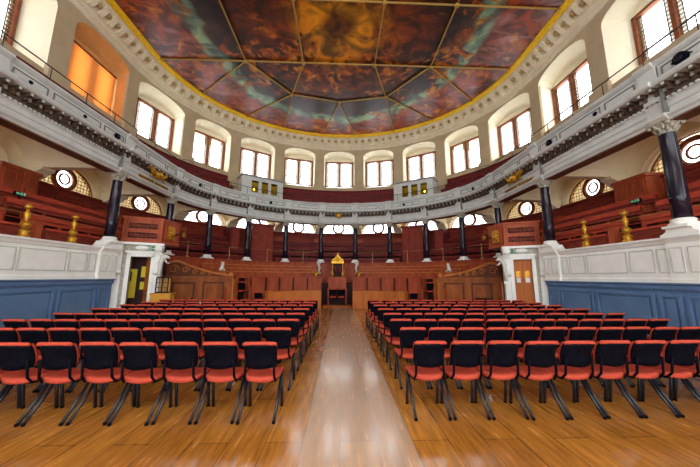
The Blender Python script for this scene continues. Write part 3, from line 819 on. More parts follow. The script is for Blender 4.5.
# ---- stair boxes (vomitories) in the apse gallery
for sg, sd in ((-1, 'left'), (1, 'right')):
    s = sg*4.52
    o = None; kw = dict(loc=P(s, 1.0, 1.75), rz=rotz(s), kind='structure')
    q = MB(); q.box(-.68, .68, 0, 1.9, 0, 3.1); q.box(-.74, .74, -.06, 1.9, 3.1, 3.2); o = q.build('wall_stair', M_RED, **kw)
    q = MB()
    for k in range(3): q.box(-.6+k*.41, -.23+k*.41, -.03, .005, .9, 3.0)
    q.box(-.62, .62, -.04, .005, .2, .8)
    bevel(q.build('front_panel', M_RED, o), .012)
    o2 = None
    q = MB(); q.box(-.3, .3, 0, 1.3, 0, 2.9); o2 = q.build('wall_stair', M_MAR, loc=P(sg*5.82, 1.6, 1.75), rz=rotz(sg*5.82), kind='structure')
    q = MB(); q.box(-.22, .22, -.03, .005, .9, 2.8); bevel(q.build('front_panel', M_RED, o2), .012)

# ---- front screens, low desks
for sg, sd in ((-1, 'left'), (1, 'right')):
    s0, s1 = sorted((sg*1.2, sg*6.5)); ms = (s0+s1)/2
    o = thing('screen', 'tall red-brown panelled screen in front of the apse tiers, %s of the throne' % sd, 'screen', P(ms, -2.2, 0))
    inv = Matrix.Translation(-P(ms, -2.2, 0))
    q = MB(); q.sweep([(-2.24, 0), (-2.14, 0), (-2.14, 1.56), (-2.2, 1.56)], s0, s1); q.xform(inv); q.build('board', M_SCR, o)
    q = MB(); q.sweep([(-2.3, 1.55), (-2.1, 1.55), (-2.1, 1.6), (-2.3, 1.6)], s0, s1); q.xform(inv); q.build('top_rail', M_SCR, o)
    nn = 5
    for i in range(nn):
        a = s0 + (s1-s0)*i/nn + .12; b = s0 + (s1-s0)*(i+1)/nn - .12
        q = MB(); panel(q, a, b, .3, 1.46, -2.22, .03, .05); q.xform(inv); q.build('panel', M_SCR, o)
        q = MB(); e = s0 + (s1-s0)*i/nn; q.sbox(e-.04, e+.04, -2.28, -2.22, 0, 1.55); q.xform(inv); q.build('stile', M_DARKW if i else M_SCR, o)
    # low desk in front
    s0, s1 = sorted((sg*1.32, sg*6.1)); ms = (s0+s1)/2; d = -3.35
    o = thing('low_desk', 'low orange oak desk front standing before the panelled screen, %s of centre' % sd, 'desk', P(ms, d, 0))
    inv = Matrix.Translation(-P(ms, d, 0))
    q = MB(); q.sweep([(d, 0), (d+.05, 0), (d+.05, .86), (d, .86)], s0, s1)
    for i in range(5):
        a = s0 + (s1-s0)*i/5 + .06; b = s0 + (s1-s0)*(i+1)/5 - .06; panel(q, a, b, .15, .76, d, .02, .03)
    q.xform(inv); q.build('front_panel', M_OAK, o)
    q = MB(); q.sweep([(d-.04, .86), (d+.35, .86), (d+.35, .9), (d-.04, .9)], s0, s1); q.xform(inv); q.build('top', M_OAK, o)
    for e, dd in ((s0, 1), (s1, -1)):
        q = MB(); q.sbox(min(e, e+dd*.05), max(e, e+dd*.05), d+.05, d+.33, 0, .86); q.xform(inv); q.build('end_panel', M_OAK, o)

# ---- carved side desks
def carved_desk(sg, sd):
    p0 = Vector((sg*4.85, 13.2, 0)); p1 = Vector((sg*7.2, 12.05, 0))
    # local x from the left end to the right end as seen from the camera
    a, b = (p1, p0) if sg < 0 else (p0, p1)
    dv = b - a; L_ = dv.length; rz = math.atan2(dv.y, dv.x)
    o = thing('carved_desk', 'brown panelled desk front with carved scroll crest beside the %s pulpit' % sd, 'desk', a, rz)
    q = MB(); q.box(0, L_, 0, .12, 0, 1.5)
    q.build('board', M_DESK, o)
    q = MB(); q.box(-.03, L_+.03, -.14, .2, 1.52, 1.6); q.box(0, L_, -.07, .16, 1.44, 1.52); q.box(0, L_, -.05, 0, 0, .15); q.build('cornice', M_DESK, o)
    for i in range(2):
        x0 = .25 + i*(L_-.3)/2; q = MB(); rpanel(q, x0, x0+(L_-.3)/2-.3, .25, 1.35, 0, .05, .07, frame_mi=1); q.build('panel', [M_DESK, mat('desk_moulding', (.16, .04, .008), (.1, .025, .005), .5)], o)
    # crest: high near the pulpit, sweeping down towards the middle
    n = 22; pts = []
    for i in range(n+1):
        t = i/n; x = t*L_*.94
        if t < .16: z = 2.12 + .12*math.sin(t/.16*PI/2)
        else: u = (t-.16)/.84; z = 1.66 + .58*(1-u)**1.6
        pts.append((x, z))
    if sg > 0: pts = [(L_ - x, z) for x, z in pts][::-1]
    pts = [(pts[0][0], 1.6)] + pts + [(pts[-1][0], 1.6)]
    q = MB(); q.slab(pts, .0, .1); q.build('scroll_crest', mat('crest_wood', (.15, .038, .008), (.1, .024, .005), .5), o)
    q = MB(); q.tube([(x, .03, z) for x, z in pts[1:-1]], .055, 8)
    cx = .5*L_ if sg < 0 else .5*L_
    def X(t): return t*L_ if sg < 0 else L_-t*L_
    for t, z, r in ((.1, 1.9, .2), (.27, 1.86, .15), (.4, 1.78, .12), (.52, 1.73, .09), (.63, 1.7, .07)):   # carved leaf scrolls
        q.tube([(X(t)+r*(1-k/14)*math.cos(k*.75), -.015, z+r*(1-k/14)*math.sin(k*.75)) for k in range(12)], .022, 5)
    q.lathe([(.09, -.05), (.09, .12)], 14, (X(.97), 0, 1.7), 'y')
    q.build('carving', M_OAK, o)
    q = MB()
    xe = L_ if sg < 0 else 0
    # end panel turned back to the tiers
    M = Matrix.Rotation(-rz, 4, 'Z')
    e = Vector((xe, 0, 0)); bk = M @ Vector((0, .62, 0)); t_ = M @ Vector((-sg*-1*.0, 0, 0))
    sxv = M @ Vector((.06, 0, 0))
    c = [e - sxv, e + sxv, e + sxv + bk, e - sxv + bk]
    q.hexa([(v.x, v.y, 0) for v in c] + [(v.x, v.y, 1.52) for v in c]); q.build('end_panel', M_OAK, o)
    return o, a, rz, L_
DESKS = {}
for sg, sd in ((-1, 'left'), (1, 'right')): DESKS[sg] = carved_desk(sg, sd)
# dark recess with stair opening between screen and carved desk
for sg, sd in ((-1, 'left'), (1, 'right')):
    s = sg*7.08
    o = thing('tier_doorway', 'narrow dark opening between the %s screen and the carved desk' % sd, 'opening', P(s, -2.0, 0), rotz(s))
    q = MB(); q.box(-.42, -.36, 0, .34, 0, 1.6); q.box(.3, .42, 0, .34, 0, 1.6); q.box(-.42, .42, 0, .34, 1.52, 1.6); q.build('frame', M_SCR, o)
    q = MB(); q.box(-.36, .3, .3, .34, 0, 1.52); q.build('back_board', M_DARKW, o)
    q = MB(); q.box(-.36, .3, -.25, .3, 0, .48); q.build('step', M_DARKW, o)

# ================================================================== PORTALS AND PULPITS
def mirror_pts(pts, sg): return pts if sg < 0 else [(-x, y) for x, y in pts][::-1]
for sg, sd in ((-1, 'left'), (1, 'right')):
    a = Vector((-7.6, 9.85, 0)); b = Vector((-6.42, 10.5, 0))
    if sg > 0: a, b = Vector((6.42, 10.5, 0)), Vector((7.6, 9.85, 0))
    dv = b - a; L_ = dv.length; rz = math.atan2(dv.y, dv.x)
    # local x left->right as seen; outer (wall) end is x=0 on the left side, x=L on the right side
    def X(t): return t if sg < 0 else L_-t
    def bx(q, t0, t1, y0, y1, z0, z1): q.box(min(X(t0), X(t1)), max(X(t0), X(t1)), y0, y1, z0, z1)
    o0, o1 = .4, .99
    q = MB()
    bx(q, -.25, o0, 0, .35, 0, 2.78); bx(q, o1, L_, 0, .35, 0, 2.78); bx(q, o0, o1, 0, .35, 2.28, 2.78)
    q.cur = 1
    # architrave round the opening
    bx(q, o0-.12, o0, -.06, .02, 0, 2.4); bx(q, o1, o1+.12, -.06, .02, 0, 2.4); bx(q, o0-.12, o1+.12, -.06, .02, 2.28, 2.42)
    bx(q, o0-.16, o1+.16, -.1, .02, 2.42, 2.48); bx(q, -.05, L_, -.14, .02, 2.7, 2.78)
    # narrow pilaster strips
    bx(q, -.02, .18, -.07, .02, 0, 1.6); bx(q, 1.12, 1.3, -.07, .02, 0, 1.6)
    # tall scrolled consoles
    for t in (.08, 1.2):
        pts = [(-.06, 1.6), (-.13, 1.7), (-.15, 1.9), (-.12, 2.1), (-.14, 2.3), (-.22, 2.45), (-.34, 2.56), (-.38, 2.7), (0, 2.7), (0, 1.6)]
        n_ = len(pts); x0, x1 = X(t)-.09, X(t)+.09
        q.add([(x0, y, z) for y, z in pts] + [(x1, y, z) for y, z in pts], [tuple(range(n_)), tuple(range(n_, 2*n_))[::-1]] + [(i, n_+i, n_+(i+1) % n_, (i+1) % n_) for i in range(n_)])
        q.lathe([(.11, -.11), (.11, .11)], 14, (X(t), -.27, 2.58), 'x'); q.lathe([(.08, -.11), (.08, .11)], 12, (X(t), -.12, 1.74), 'x')
    # oval cartouche above the lintel
    q.ball((X(.69), -.03, 2.6), (.2, .07, .09), 14, 8)
    q.build('door_surround', [M_PORT, M_WHITE], loc=a, rz=rz, kind='structure')
    # return walls closing the passage behind
    q = MB()
    bx(q, -.25, -.2, .35, 1.6, 0, 2.78); bx(q, L_-.05, L_, .35, 1.6, 0, 2.78); bx(q, -.25, L_, 1.6, 1.65, 0, 2.78); bx(q, -.25, L_, .35, 1.65, 2.78, 2.82)
    q.build('wall_passage', M_DARKW, loc=a, rz=rz, kind='structure')
    Mx = Matrix.Translation(a) @ Matrix.Rotation(rz, 4, 'Z')
    # door
    q = MB()
    if sg < 0:
        q.box(0, .34, -.02, .02, .02, 2.26)
        d_ = q.build('door_1', M_OAK, loc=Mx @ Vector((o1-.02, .3, 0)), rz=rz+2.0, kind='structure')
        r = MB(); r.box(.04, .3, -.03, .03, .9, 1.0); r.build('brass_plate', M_BRASS, d_)
        for (t0, t1, z0, z1, yy) in ((.36, .5, .75, 2.0, .36),): pass
        q = MB(); q.box(.36, .56, .62, .64, .8, 1.85); p_ = q.build('yellow_poster', M_YPOST, loc=a, rz=rz)
        tag(p_, 'tall yellow notice inside the dark doorway on the left', 'notice')
        q = MB(); q.box(.68, .82, .62, .64, 1.55, 1.95); p_ = q.build('yellow_poster', M_YPOST, loc=a, rz=rz); tag(p_, 'small upper yellow notice inside the left doorway', 'notice')
        q = MB(); q.box(.68, .8, .62, .64, 1.1, 1.38); p_ = q.build('yellow_poster', M_YPOST, loc=a, rz=rz); tag(p_, 'small lower yellow notice inside the left doorway', 'notice')
        q = MB(); q.box(o0, o1-.05, .64, .68, 0, 2.3); q.build('inner_board', M_DARKW, loc=a, rz=rz, kind='structure')
    else:
        w2 = (o1-o0)/2
        for k in range(2):
            x0 = L_-o1 + k*w2
            q = MB(); q.box(.005, w2-.005, -.02, .02, .02, 2.27)
            for z0, z1 in ((.15, .8), (.95, 1.35), (1.9, 2.2)): rpanel(q, .05, w2-.05, z0, z1, -.02, .012, .02)
            d_ = q.build('door_%d' % (2+k), M_OAK, loc=Mx @ Vector((x0, .15, 0)), rz=rz, kind='structure')
            r = MB(); r.box(.07, w2-.09, -.03, -.02, 1.62, 1.84); r.build('brass_plate', M_GOLD, d_)
            r = MB(); r.box(.07, w2-.09, -.03, -.02, 1.42, 1.6); r.build('notice', M_WPAP, d_)
    # ---- pulpit
    c0 = [(-7.62, 10.0), (-6.55, 10.5), (-6.5, 11.5), (-7.35, 11.95), (-7.62, 11.0)]
    pl = mirror_pts(c0, sg)
    org = Vector((sg*7.0, 10.6, 0))
    o = thing('pulpit', 'carved red wooden pulpit box above the %s doorway' % sd, 'pulpit', org)
    R = lambda pts: [(x-org.x, y-org.y) for x, y in pts]
    def grow(pts, k):
        cx = sum(p[0] for p in pts)/len(pts); cy = sum(p[1] for p in pts)/len(pts)
        return [(cx+(x-cx)*k, cy+(y-cy)*k) for x, y in pts]
    ZP0, ZP1 = 2.86, 3.66
    q = MB(); q.prism(R(pl), ZP0, ZP1); q.build('body', M_PULP, o)
    q = MB(); q.prism(R(grow(pl, 1.06)), ZP1, ZP1+.08); q.build('cornice', M_PULP, o)
    q = MB(); q.prism(R(grow(pl, 1.04)), ZP0-.07, ZP0+.02); q.build('base_moulding', M_PULP, o)
    # carved openwork panels of the long face
    fa, fb = (Vector((-7.62, 10.0, 0)), Vector((-6.55, 10.5, 0))) if sg < 0 else (Vector((6.55, 10.5, 0)), Vector((7.62, 10.0, 0)))
    fl = (fb-fa).length; fr = math.atan2((fb-fa).y, (fb-fa).x)
    MF = Matrix.Translation(fa-org) @ Matrix.Rotation(fr, 4, 'Z')
    q = MB()
    for z0, z1 in ((2.93, 3.2), (3.28, 3.54)): rpanel(q, .1, fl-.1, z0, z1, 0, .035, .03)
    q.box(0, .07, -.045, 0, 2.86, 3.64); q.box(fl-.07, fl, -.045, 0, 2.86, 3.64); q.xform(MF); q.build('panel_frame', M_PULP, o)
    for z0 in (2.965, 3.315):
        q = MB(); q.box(.16, fl-.16, -.022, 0, z0, z0+.2)
        q.cur = 1
        for k in range(7):
            cx = .24 + (fl-.48)*k/6
            q.tube([(cx+(.06-.004*j)*math.cos(j*.8+k), -.035, z0+.1+(.07-.005*j)*math.sin(j*.8+k)) for j in range(10)], .013, 5)
        q.xform(MF); q.build('carved_panel', [M_DARKW, M_SCR], o)
    # gold emblem on the end face towards the hall
    ex = -sg*-1
    q = MB(); xf = (-6.51 if sg < 0 else 6.51) - org.x; sgn = 1 if sg < 0 else -1
    q.box(min(xf, xf+sgn*.03), max(xf, xf+sgn*.03), -.02, .68, 2.95, 3.55); q.build('end_panel', M_PULP, o)
    q = MB(); q.box(min(xf+sgn*.03, xf+sgn*.05), max(xf+sgn*.03, xf+sgn*.05), -.0+.12, .54, 3.0, 3.5)
    q.ball((xf+sgn*.08, .33, 3.25), (.07, .15, .18), 14, 9)
    for k in range(10):
        a_ = 2*PI*k/10; q.ball((xf+sgn*.07, .33+.17*math.cos(a_), 3.25+.2*math.sin(a_)), .04, 7, 5)
    q.ball((xf+sgn*.15, .33, 3.21), (.06, .06, .05), 8, 6)
    q.build('gilt_lion_mask', M_GOLD, o)
    q = MB(); q.lathe([(.03, 0), (.035, .1), (.03, .35)], 10, (xf+sgn*.1, .33, 3.2), 'x') if sgn > 0 else q.lathe([(.03, -.35), (.035, -.1), (.03, 0)], 10, (xf+sgn*.1, .33, 3.2), 'x')
    q.build('rod', M_DARKW, o)
    q = MB(); tip = xf+sgn*.52
    for k in range(6):
        a_ = 2*PI*k/6+.3; q.tube([(tip-sgn*.08, .33, 3.2), (tip, .33+.05*math.cos(a_), 3.2+.05*math.sin(a_)), (tip+sgn*.03, .33+.13*math.cos(a_), 3.2+.13*math.sin(a_))], [.03, .03, .008], 5)
    q.ball((tip-sgn*.02, .33, 3.2), .06); q.build('gilt_crown', M_GOLD, o)
    # small curved bracket wings against the side parapet
    q = MB(); t_ = -1 if sg < 0 else 1
    q.tube([(sg*(7.6)-org.x + 0, -1.0 - .1 + .4*k/8, 3.6 - .62*math.sin(k/8*PI/2)) for k in range(9)], .05, 7)
    # bench inside pulpit
    q.build('side_scroll', M_PULP, o)
    # exit sign below the pulpit
    e = MB(); e.box(0, .2, -.03, .02, 0, .13); xe = .98 if sg < 0 else L_-.98-.2
    eo = e.build('exit_sign', M_GREEN, loc=Mx @ Vector((xe, -.14, 2.52)), rz=rz)
    tag(eo, 'small green exit sign on the white %s door surround' % sd, 'sign')
    r = MB(); r.box(.02, .09, -.034, -.03, .05, .075); r.ball((.13, -.03, .1), (.015, .006, .015), 8, 6); r.tube([(.13, -.032, .085), (.125, -.032, .05), (.145, -.032, .02)], .007, 5); r.tube([(.125, -.032, .05), (.105, -.032, .025)], .007, 5); r.tube([(.11, -.032, .07), (.15, -.032, .075)], .006, 5)
    r.build('running_figure', M_WPAP, eo)
    # white carved beast on the scroll console
    s_loc = Mx @ Vector((X(1.27), -.28, 2.2))
    o = thing('carved_beast', 'white carved figure on the scroll bracket below the %s pulpit' % sd, 'sculpture', s_loc, rz if sg < 0 else rz)
    q = MB(); f_ = 1 if sg < 0 else -1
    q.tube([(0, 0, -.75), (f_*.02, -.02, -.4), (f_*.03, 0, -.1), (f_*.1, -.02, .05), (f_*.2, -.03, .1), (f_*.3, -.03, .04)], [.045, .06, .08, .1, .075, .03], 10)
    q.tube([(f_*.08, 0, .05), (f_*.02, 0, .2), (-f_*.08, 0, .3), (f_*.02, 0, .42), (f_*.12, 0, .44)], [.06, .045, .035, .03, .01], 8)
    q.tube([(f_*.08, .02, .1), (f_*.14, .05, .22), (f_*.26, .08, .3)], [.03, .025, .006], 6); q.tube([(f_*.15, .0, .0), (f_*.22, -.04, -.12), (f_*.3, -.08, -.14)], [.035, .025, .02], 6)
    q.build('body', M_FIG, o)
    q = MB(); q.box(-.09, .09, -.06, .1, -.83, -.74); q.build('plinth', M_WHITE, o)

# ================================================================== THRONE
o = thing('throne', 'gilded and carved throne with pointed gold canopy at the centre', 'throne', (0, 16.55, 1.2))
q = MB(); q.box(-.4, .4, .05, .15, 0, 1.55); q.build('back', M_DARKW, o)
q = MB(); q.box(-.33, .33, -.45, .05, .3, .42); q.build('seat', M_MAR, o)
for sx in (-1, 1):
    q = MB(); q.lathe([(.045, 0), (.05, .5), (.035, .6), (.06, .75), (.035, .9), (.05, 1.1), (.06, 1.25)], 12, (sx*.4, -.0, 0)); q.build('post', M_GOLD, o)
    q = MB(); q.box(sx*.38-.05, sx*.38+.05, -.5, .0, .55, .64); q.ball((sx*.38, -.5, .55), (.12, .08, .14)); q.tube([(sx*.38, -.5, .6), (sx*.5, -.55, .7), (sx*.55, -.5, .8)], [.05, .04, .01], 6); q.build('arm', M_GOLD, o)
    q = MB(); q.lathe([(.04, 0), (.05, .1), (.03, .3)], 10, (sx*.33, -.42, 0)); q.build('leg', M_GOLD, o)
    q = MB(); q.ball((sx*.2, .0, .9), (.1, .05, .2)); q.build('back_cushion', M_MAR, o)
q = MB(); q.box(-.5, .5, -.1, .2, 1.25, 1.36); q.slab([(-.5, 1.36), (-.42, 1.5), (-.2, 1.62), (0, 1.86), (.2, 1.62), (.42, 1.5), (.5, 1.36)], -.08, .18)
q.ball((0, .05, 1.88), .07); q.ball((-.42, .05, 1.5), .06); q.ball((.42, .05, 1.5), .06)
q.tube([(-.38, -.09, 1.4), (-.2, -.11, 1.5), (0, -.12, 1.68), (.2, -.11, 1.5), (.38, -.09, 1.4)], .03, 6); q.ball((0, -.1, 1.48), (.12, .05, .1))
q.build('canopy', M_GOLD, o)
# central desk before the throne
o.scale = (.74, 1, .95)
o = thing('throne_desk', 'dark panelled lectern desk in front of the throne', 'desk', (0, 15.75, 0))
q = MB(); q.box(-.5, .5, 0, .22, .95, 1.55); rpanel(q, -.42, .42, 1.02, 1.5, 0); q.build('front_panel', M_SCR, o)
q = MB(); q.box(-.56, .56, -.05, .24, 1.55, 1.6); q.build('top', M_SCR, o)
for sx in (-1, 1):
    q = MB(); q.box(sx*.5-.04, sx*.5+.04, 0, .22, 0, .95); q.build('side_panel', M_SCR, o)
q = MB(); q.box(-.46, .46, .17, .2, 0, .95); q.build('back_board', M_DARKW, o)
o = thing('step', 'low dark wooden step in front of the throne desk', 'step', (0, 15.3, 0))
q = MB(); q.box(-.75, .75, -.3, .2, 0, .1); bevel(q.build('tread', M_DESK, o), .01)
# white consoles and gilt eagles at the ends of the benches by the throne
for sg, sd in ((-1, 'left'), (1, 'right')):
    o = thing('console_figure', 'white scroll console figure just %s of the throne' % sd, 'sculpture', P(sg*1.22, -.42, 2.3))
    o.location.z = 1.85
    q = MB(); q.tube([(0, 0, 0), (sg*.03, -.03, .15), (-sg*.02, -.05, .3), (sg*.04, -.08, .45), (sg*.08, -.14, .55), (sg*.16, -.16, .58)], [.05, .06, .08, .085, .08, .05], 9); q.ball((-sg*.02, -.12, .6), .09); q.build('body', M_FIG, o)
    q = MB(); q.box(-.12, .12, -.2, .1, -.06, 0); q.build('plinth', M_WHITE, o)
    o = thing('gilt_eagle', 'gilded bird ornament on the rail %s of the throne' % sd, 'ornament', P(sg*1.62, -2.2, 1.6))
    q = MB(); q.ball((0, 0, .12), (.08, .07, .13)); q.ball((0, -.04, .28), .05); q.tube([(0, -.06, .28), (0, -.13, .25)], [.03, .005], 6); q.lathe([(.09, 0), (.04, .04)], 10); q.build('body', M_GOLD, o)
    for k in (-1, 1):
        w = MB(); w.tube([(k*.05, 0, .16), (k*.16, .01, .24), (k*.28, .02, .18)], [.045, .05, .01], 6); w.build('wing', M_GOLD, o)
    # white figure seated on the desk scroll
    dobj, a, rz, L_ = DESKS[sg]
    t = .82
    xl_ = t*L_ if sg < 0 else L_-t*L_
    Mx = Matrix.Translation(a) @ Matrix.Rotation(rz, 4, 'Z')
    o = thing('seated_beast', 'small white carved beast above the low end of the %s desk crest' % sd, 'sculpture', Mx @ Vector((xl_, .3, 1.87)), rz)
    q = MB(); f_ = 1 if sg < 0 else -1
    q.tube([(-f_*.12, 0, .02), (0, 0, .12), (f_*.02, -.02, .28), (f_*.04, -.05, .4)], [.07, .12, .1, .08], 10); q.ball((f_*.03, -.08, .46), (.09, .1, .08)); q.tube([(f_*.1, -.08, .1), (f_*.13, -.12, .03), (f_*.16, -.2, .0)], [.05, .04, .04], 7); q.tube([(-f_*.04, -.08, .12), (-f_*.05, -.14, .03), (-f_*.05, -.2, .0)], [.05, .04, .04], 7)
    q.tube([(-f_*.02, -.06, .52), (-f_*.06, -.04, .6)], [.03, .008], 5); q.tube([(f_*.07, -.06, .52), (f_*.1, -.04, .6)], [.03, .008], 5)
    q.build('body', M_FIG, o)
    q = MB(); q.box(-.2, .2, -.22, .1, -.27, 0); q.build('plinth', M_DESK, o); o.scale = (.8, .8, .72)

# ================================================================== GALLERY FRONT ORNAMENTS
def arms(s, label):
    o = thing('coat_of_arms', label, 'coat of arms', P(s, -.16, 5.3), rotz(s))
    q = MB(); q.ball((0, -.12, .28), (.26, .1, .2), 14, 8); q.ball((0, -.2, .28), (.15, .06, .14), 12, 8)
    q.tube([(-.1, -.16, .48), (0, -.18, .54), (.1, -.16, .48)], .04, 6); q.build('shield', M_GOLD, o)
    for k in (-1, 1):
        w = MB(); w.tube([(k*.24, -.12, .2), (k*.36, -.14, .34), (k*.5, -.12, .44), (k*.56, -.1, .38)], [.07, .09, .06, .02], 7); w.tube([(k*.3, -.1, .2), (k*.42, -.1, .08)], [.05, .03], 6); w.build('supporter', M_GOLD, o)
    return o
arms(-11.75, 'gilded coat of arms on the gallery front above the left pulpit')
arms(12.1, 'gilded coat of arms on the gallery front above the right pulpit')
for s, sd in ((-11.75, 'left'), (12.1, 'right')):
    q = MB()
    for k in range(-11, 12):
        if abs(k) < 1: continue
        x = k*.075
        q.tube([(x-.03, -.02, .02), (x-.02, -.03, .1+.02*(k % 3)), (x+.01, -.03, .04), (x+.03, -.02, .12)], .014, 5)
    g = q.build('gilt_lettering', M_GOLD, loc=P(s, -.13, 5.2), rz=rotz(s)); tag(g, 'row of gilt lettering along the gallery front under the %s arms' % sd, 'lettering')
o = thing('gilt_boss', 'small gilded emblem in the middle of the gallery front above the throne', 'emblem', P(0, -.16, 5.5))
q = MB(); q.ball((0, -.1, .1), (.2, .08, .16), 12, 8); q.tube([(-.2, -.1, .22), (0, -.14, .3), (.2, -.1, .22)], .04, 6); q.tube([(-.22, -.1, 0), (0, -.14, -.08), (.22, -.1, 0)], .04, 6); q.build('shield', M_GOLD, o)
def make_spot():
    o = thing('black_spotlight', '', 'spotlight')
    q = MB(); q.lathe([(.07, -.03), (.09, -.025), (.1, .03), (.085, .04)], 16, (0, -.05, 0), 'y'); q.build('housing', M_BLACK, o)
    q = MB(); q.tube([(-.12, -.05, 0), (-.12, 0, 0)], .008, 6); q.tube([(.12, -.05, 0), (.12, 0, 0)], .008, 6); q.tube([(-.12, -.05, 0), (.12, -.05, 0)], .007, 5); q.build('bracket', M_BLACK, o)
    q = MB(); q.ball((0, -.085, 0), (.06, .015, .06)); q.build('lens', mat('dark_lens', (.01, .01, .02), (.01, .01, .02), .1), o)
    return o
sp = make_spot(); f = True
spots = [(-16.4, 'left upper parapet nearest the picture edge', .45), (-15.0, 'left upper parapet below the orange blind', .5), (-13.87, 'left upper parapet, large, by the near column', 1.0), (-8.93, 'left curve of the upper parapet', .8), (-4.49, 'upper parapet below the left booth', .9),
         (4.41, 'upper parapet below the right booth', .8), (9.04, 'right curve of the upper parapet', .8), (14.05, 'right upper parapet, large, near the middle column', 1.15), (15.73, 'right upper parapet, small, between two columns', .6), (17.71, 'right upper parapet nearest the picture edge', 1.35)]
for s, lab, k in spots:
    L_ = 'black spotlight on the ' + lab
    loc = P(s, -.22, 6.1)
    if f: c = sp; c.location = loc; c.rotation_euler = (0, 0, rotz(s)); c['label'] = L_; c['group'] = 'spotlights on the upper parapet'; f = False
    else: c = dup(sp, loc, rotz(s), L_, 'spotlights on the upper parapet')
    c.scale = (k, k, k)
# exit signs in the lower gallery
for s, sd in ((-14.15, 'left'), (14.35, 'right')):
    e = MB(); e.box(-.2, .2, -.04, .03, 0, .15); eo = e.build('exit_sign', M_BLACK, loc=P(s, 2.12, 3.97), rz=rotz(s)); eo.scale = (.75, .75, .75)
    tag(eo, 'green lit exit sign high in the %s red gallery' % sd, 'sign')
    q = MB(); q.box(-.012, .012, -.02, .02, -.25, 0); q.build('stem', M_BLACK, eo)
    q = MB(); q.box(-.17, .17, -.05, -.04, .025, .125); q.build('green_face', M_GLOW, eo)
    r = MB(); r.box(-.16, -.06, -.054, -.05, .07, .1); r.ball((.03, -.05, .13), (.018, .008, .018), 8, 6)
    r.tube([(.03, -.055, .11), (.02, -.055, .07), (.05, -.055, .03)], .009, 5); r.tube([(.02, -.055, .07), (-.01, -.055, .035)], .009, 5); r.tube([(-.01, -.055, .1), (.06, -.055, .1)], .008, 5); r.box(.1, .16, -.054, -.05, .04, .14)
    r.build('running_figure', M_WPAP, eo)

# ---- control booths in the upper gallery
for sg, sd in ((-1, 'left'), (1, 'right')):
    s = sg*4.85
    o = thing('control_booth', 'white glazed booth with yellow windows in the upper gallery, %s of centre' % sd, 'booth', P(s, .3, 6.0), rotz(s))
    W, D_, H = 1.3, 1.0, 1.72
    q = MB()
    q.box(-W, W, 0, .06, 0, .75); q.box(-W, W, 0, .06, H-.22, H)
    xs_ = [-W, -.62, -.42, .02, .22, .62, .82, W] if True else []
    q.box(-W, -.72, 0, .06, .75, H-.22); q.box(-.3, -.1, 0, .06, .75, H-.22); q.box(.32, .5, 0, .06, .75, H-.22); q.box(.92, W, 0, .06, .75, H-.22)
    q.box(-W, -W+.06, .06, D_, 0, H); q.box(W-.06, W, .06, D_, 0, H)
    q.build('wall', M_STONE, o)
    q = MB(); q.box(-W-.06, W+.06, -.08, D_+.05, H, H+.08); q.build('roof', mat('booth_roof_grey', (.3, .29, .26), (.25, .24, .22), .6), o)
    for x0, x1 in ((-.72, -.3), (-.1, .32), (.5, .92)):
        q = MB(); q.box(x0, x1, .02, .03, .75, H-.22); q.build('window_pane', M_YGL, o)
        lx = -.5*1 if sg < 0 else .7
    q = MB(); q.ball((lx, .25, 1.0), .05); bo = q.build('lamp_bulb', M_BULB, o)
# iron hoops at the foot of two piers
for s, sd in ((-8.2, 'left'), (8.2, 'right')):
    q = MB(); p = P(s, 0); 
    for r_, z in ((.36, 7.55), (.36, 8.0)):
        q.tube([(.3*math.cos(PI*k/12), -.32*math.sin(PI*k/12), z-6.8) for k in range(13)], .014, 5)
    q.tube([(0, -.32, 0), (0, -.32, 1.2)], .014, 5)
    g = q.build('curved_guard', M_IRON, loc=P(s, 2.0, 6.8), rz=rotz(s)); tag(g, 'curved iron guard against the %s upper gallery pier' % sd, 'guard')

# ---- small furniture by the left portal
o = thing('display_plinth', 'honey coloured wooden box plinth beside the left doorway', 'plinth', (-5.98, 9.98, 0), .2)
q = MB(); q.box(-.3, .3, -.2, .2, 0, .97); bevel(q.build('box', M_BOX, o), .01)
q = MB(); q.box(-.32, .32, -.22, .22, .97, 1.02); q.build('top', M_BOX, o)
o = thing('display_cabinet', 'small glazed cabinet standing on the honey wooden box', 'cabinet', (-5.98, 9.98, 1.02), .2)
q = MB(); q.box(-.26, .26, -.16, .16, 0, .05); q.box(-.26, .26, -.16, .16, .6, .65)
for x in (-.25, 0, .25): q.box(x-.02, x+.02, -.16, -.12, .05, .6)
for x in (-.25, .25): q.box(x-.02, x+.02, .12, .16, .05, .6)
for z in (.22, .42): q.box(-.26, .26, -.15, -.13, z-.01, z+.01)
q.build('frame', M_DARKW, o)
q = MB(); q.box(-.24, .24, .1, .12, .05, .6); q.build('back', M_BOX, o)
q = MB(); q.box(-.25, .25, -.145, -.14, .05, .6); q.build('glass_door', M_GLASS, o)
o.scale = (.72, .9, .85)
dobj, a, rz, L_ = DESKS[-1]; Mx = Matrix.Translation(a) @ Matrix.Rotation(rz, 4, 'Z')
o = thing('fire_extinguisher', 'red fire extinguisher standing before the left carved desk', 'fire extinguisher', Mx @ Vector((1.02, -.3, 0)))
q = MB(); q.lathe([(.08, 0), (.085, .03), (.085, .5), (.06, .58), (.03, .62)], 16); q.build('cylinder', M_REDP, o)
q = MB(); q.box(-.03, .06, -.015, .015, .62, .68); q.tube([(.05, 0, .64), (.11, 0, .55), (.1, 0, .3)], .012, 6); q.build('valve_and_hose', M_BLACK, o)
o = thing('leaflet_rack', 'white leaflets on a small rack before the left carved desk', 'leaflet rack', Mx @ Vector((1.38, -.35, 0)), rz)
q = MB(); q.box(-.18, -.16, 0, .2, 0, .6); q.box(.16, .18, 0, .2, 0, .6); q.box(-.18, .18, .16, .2, 0, .6); q.build('rack', M_IRON, o)
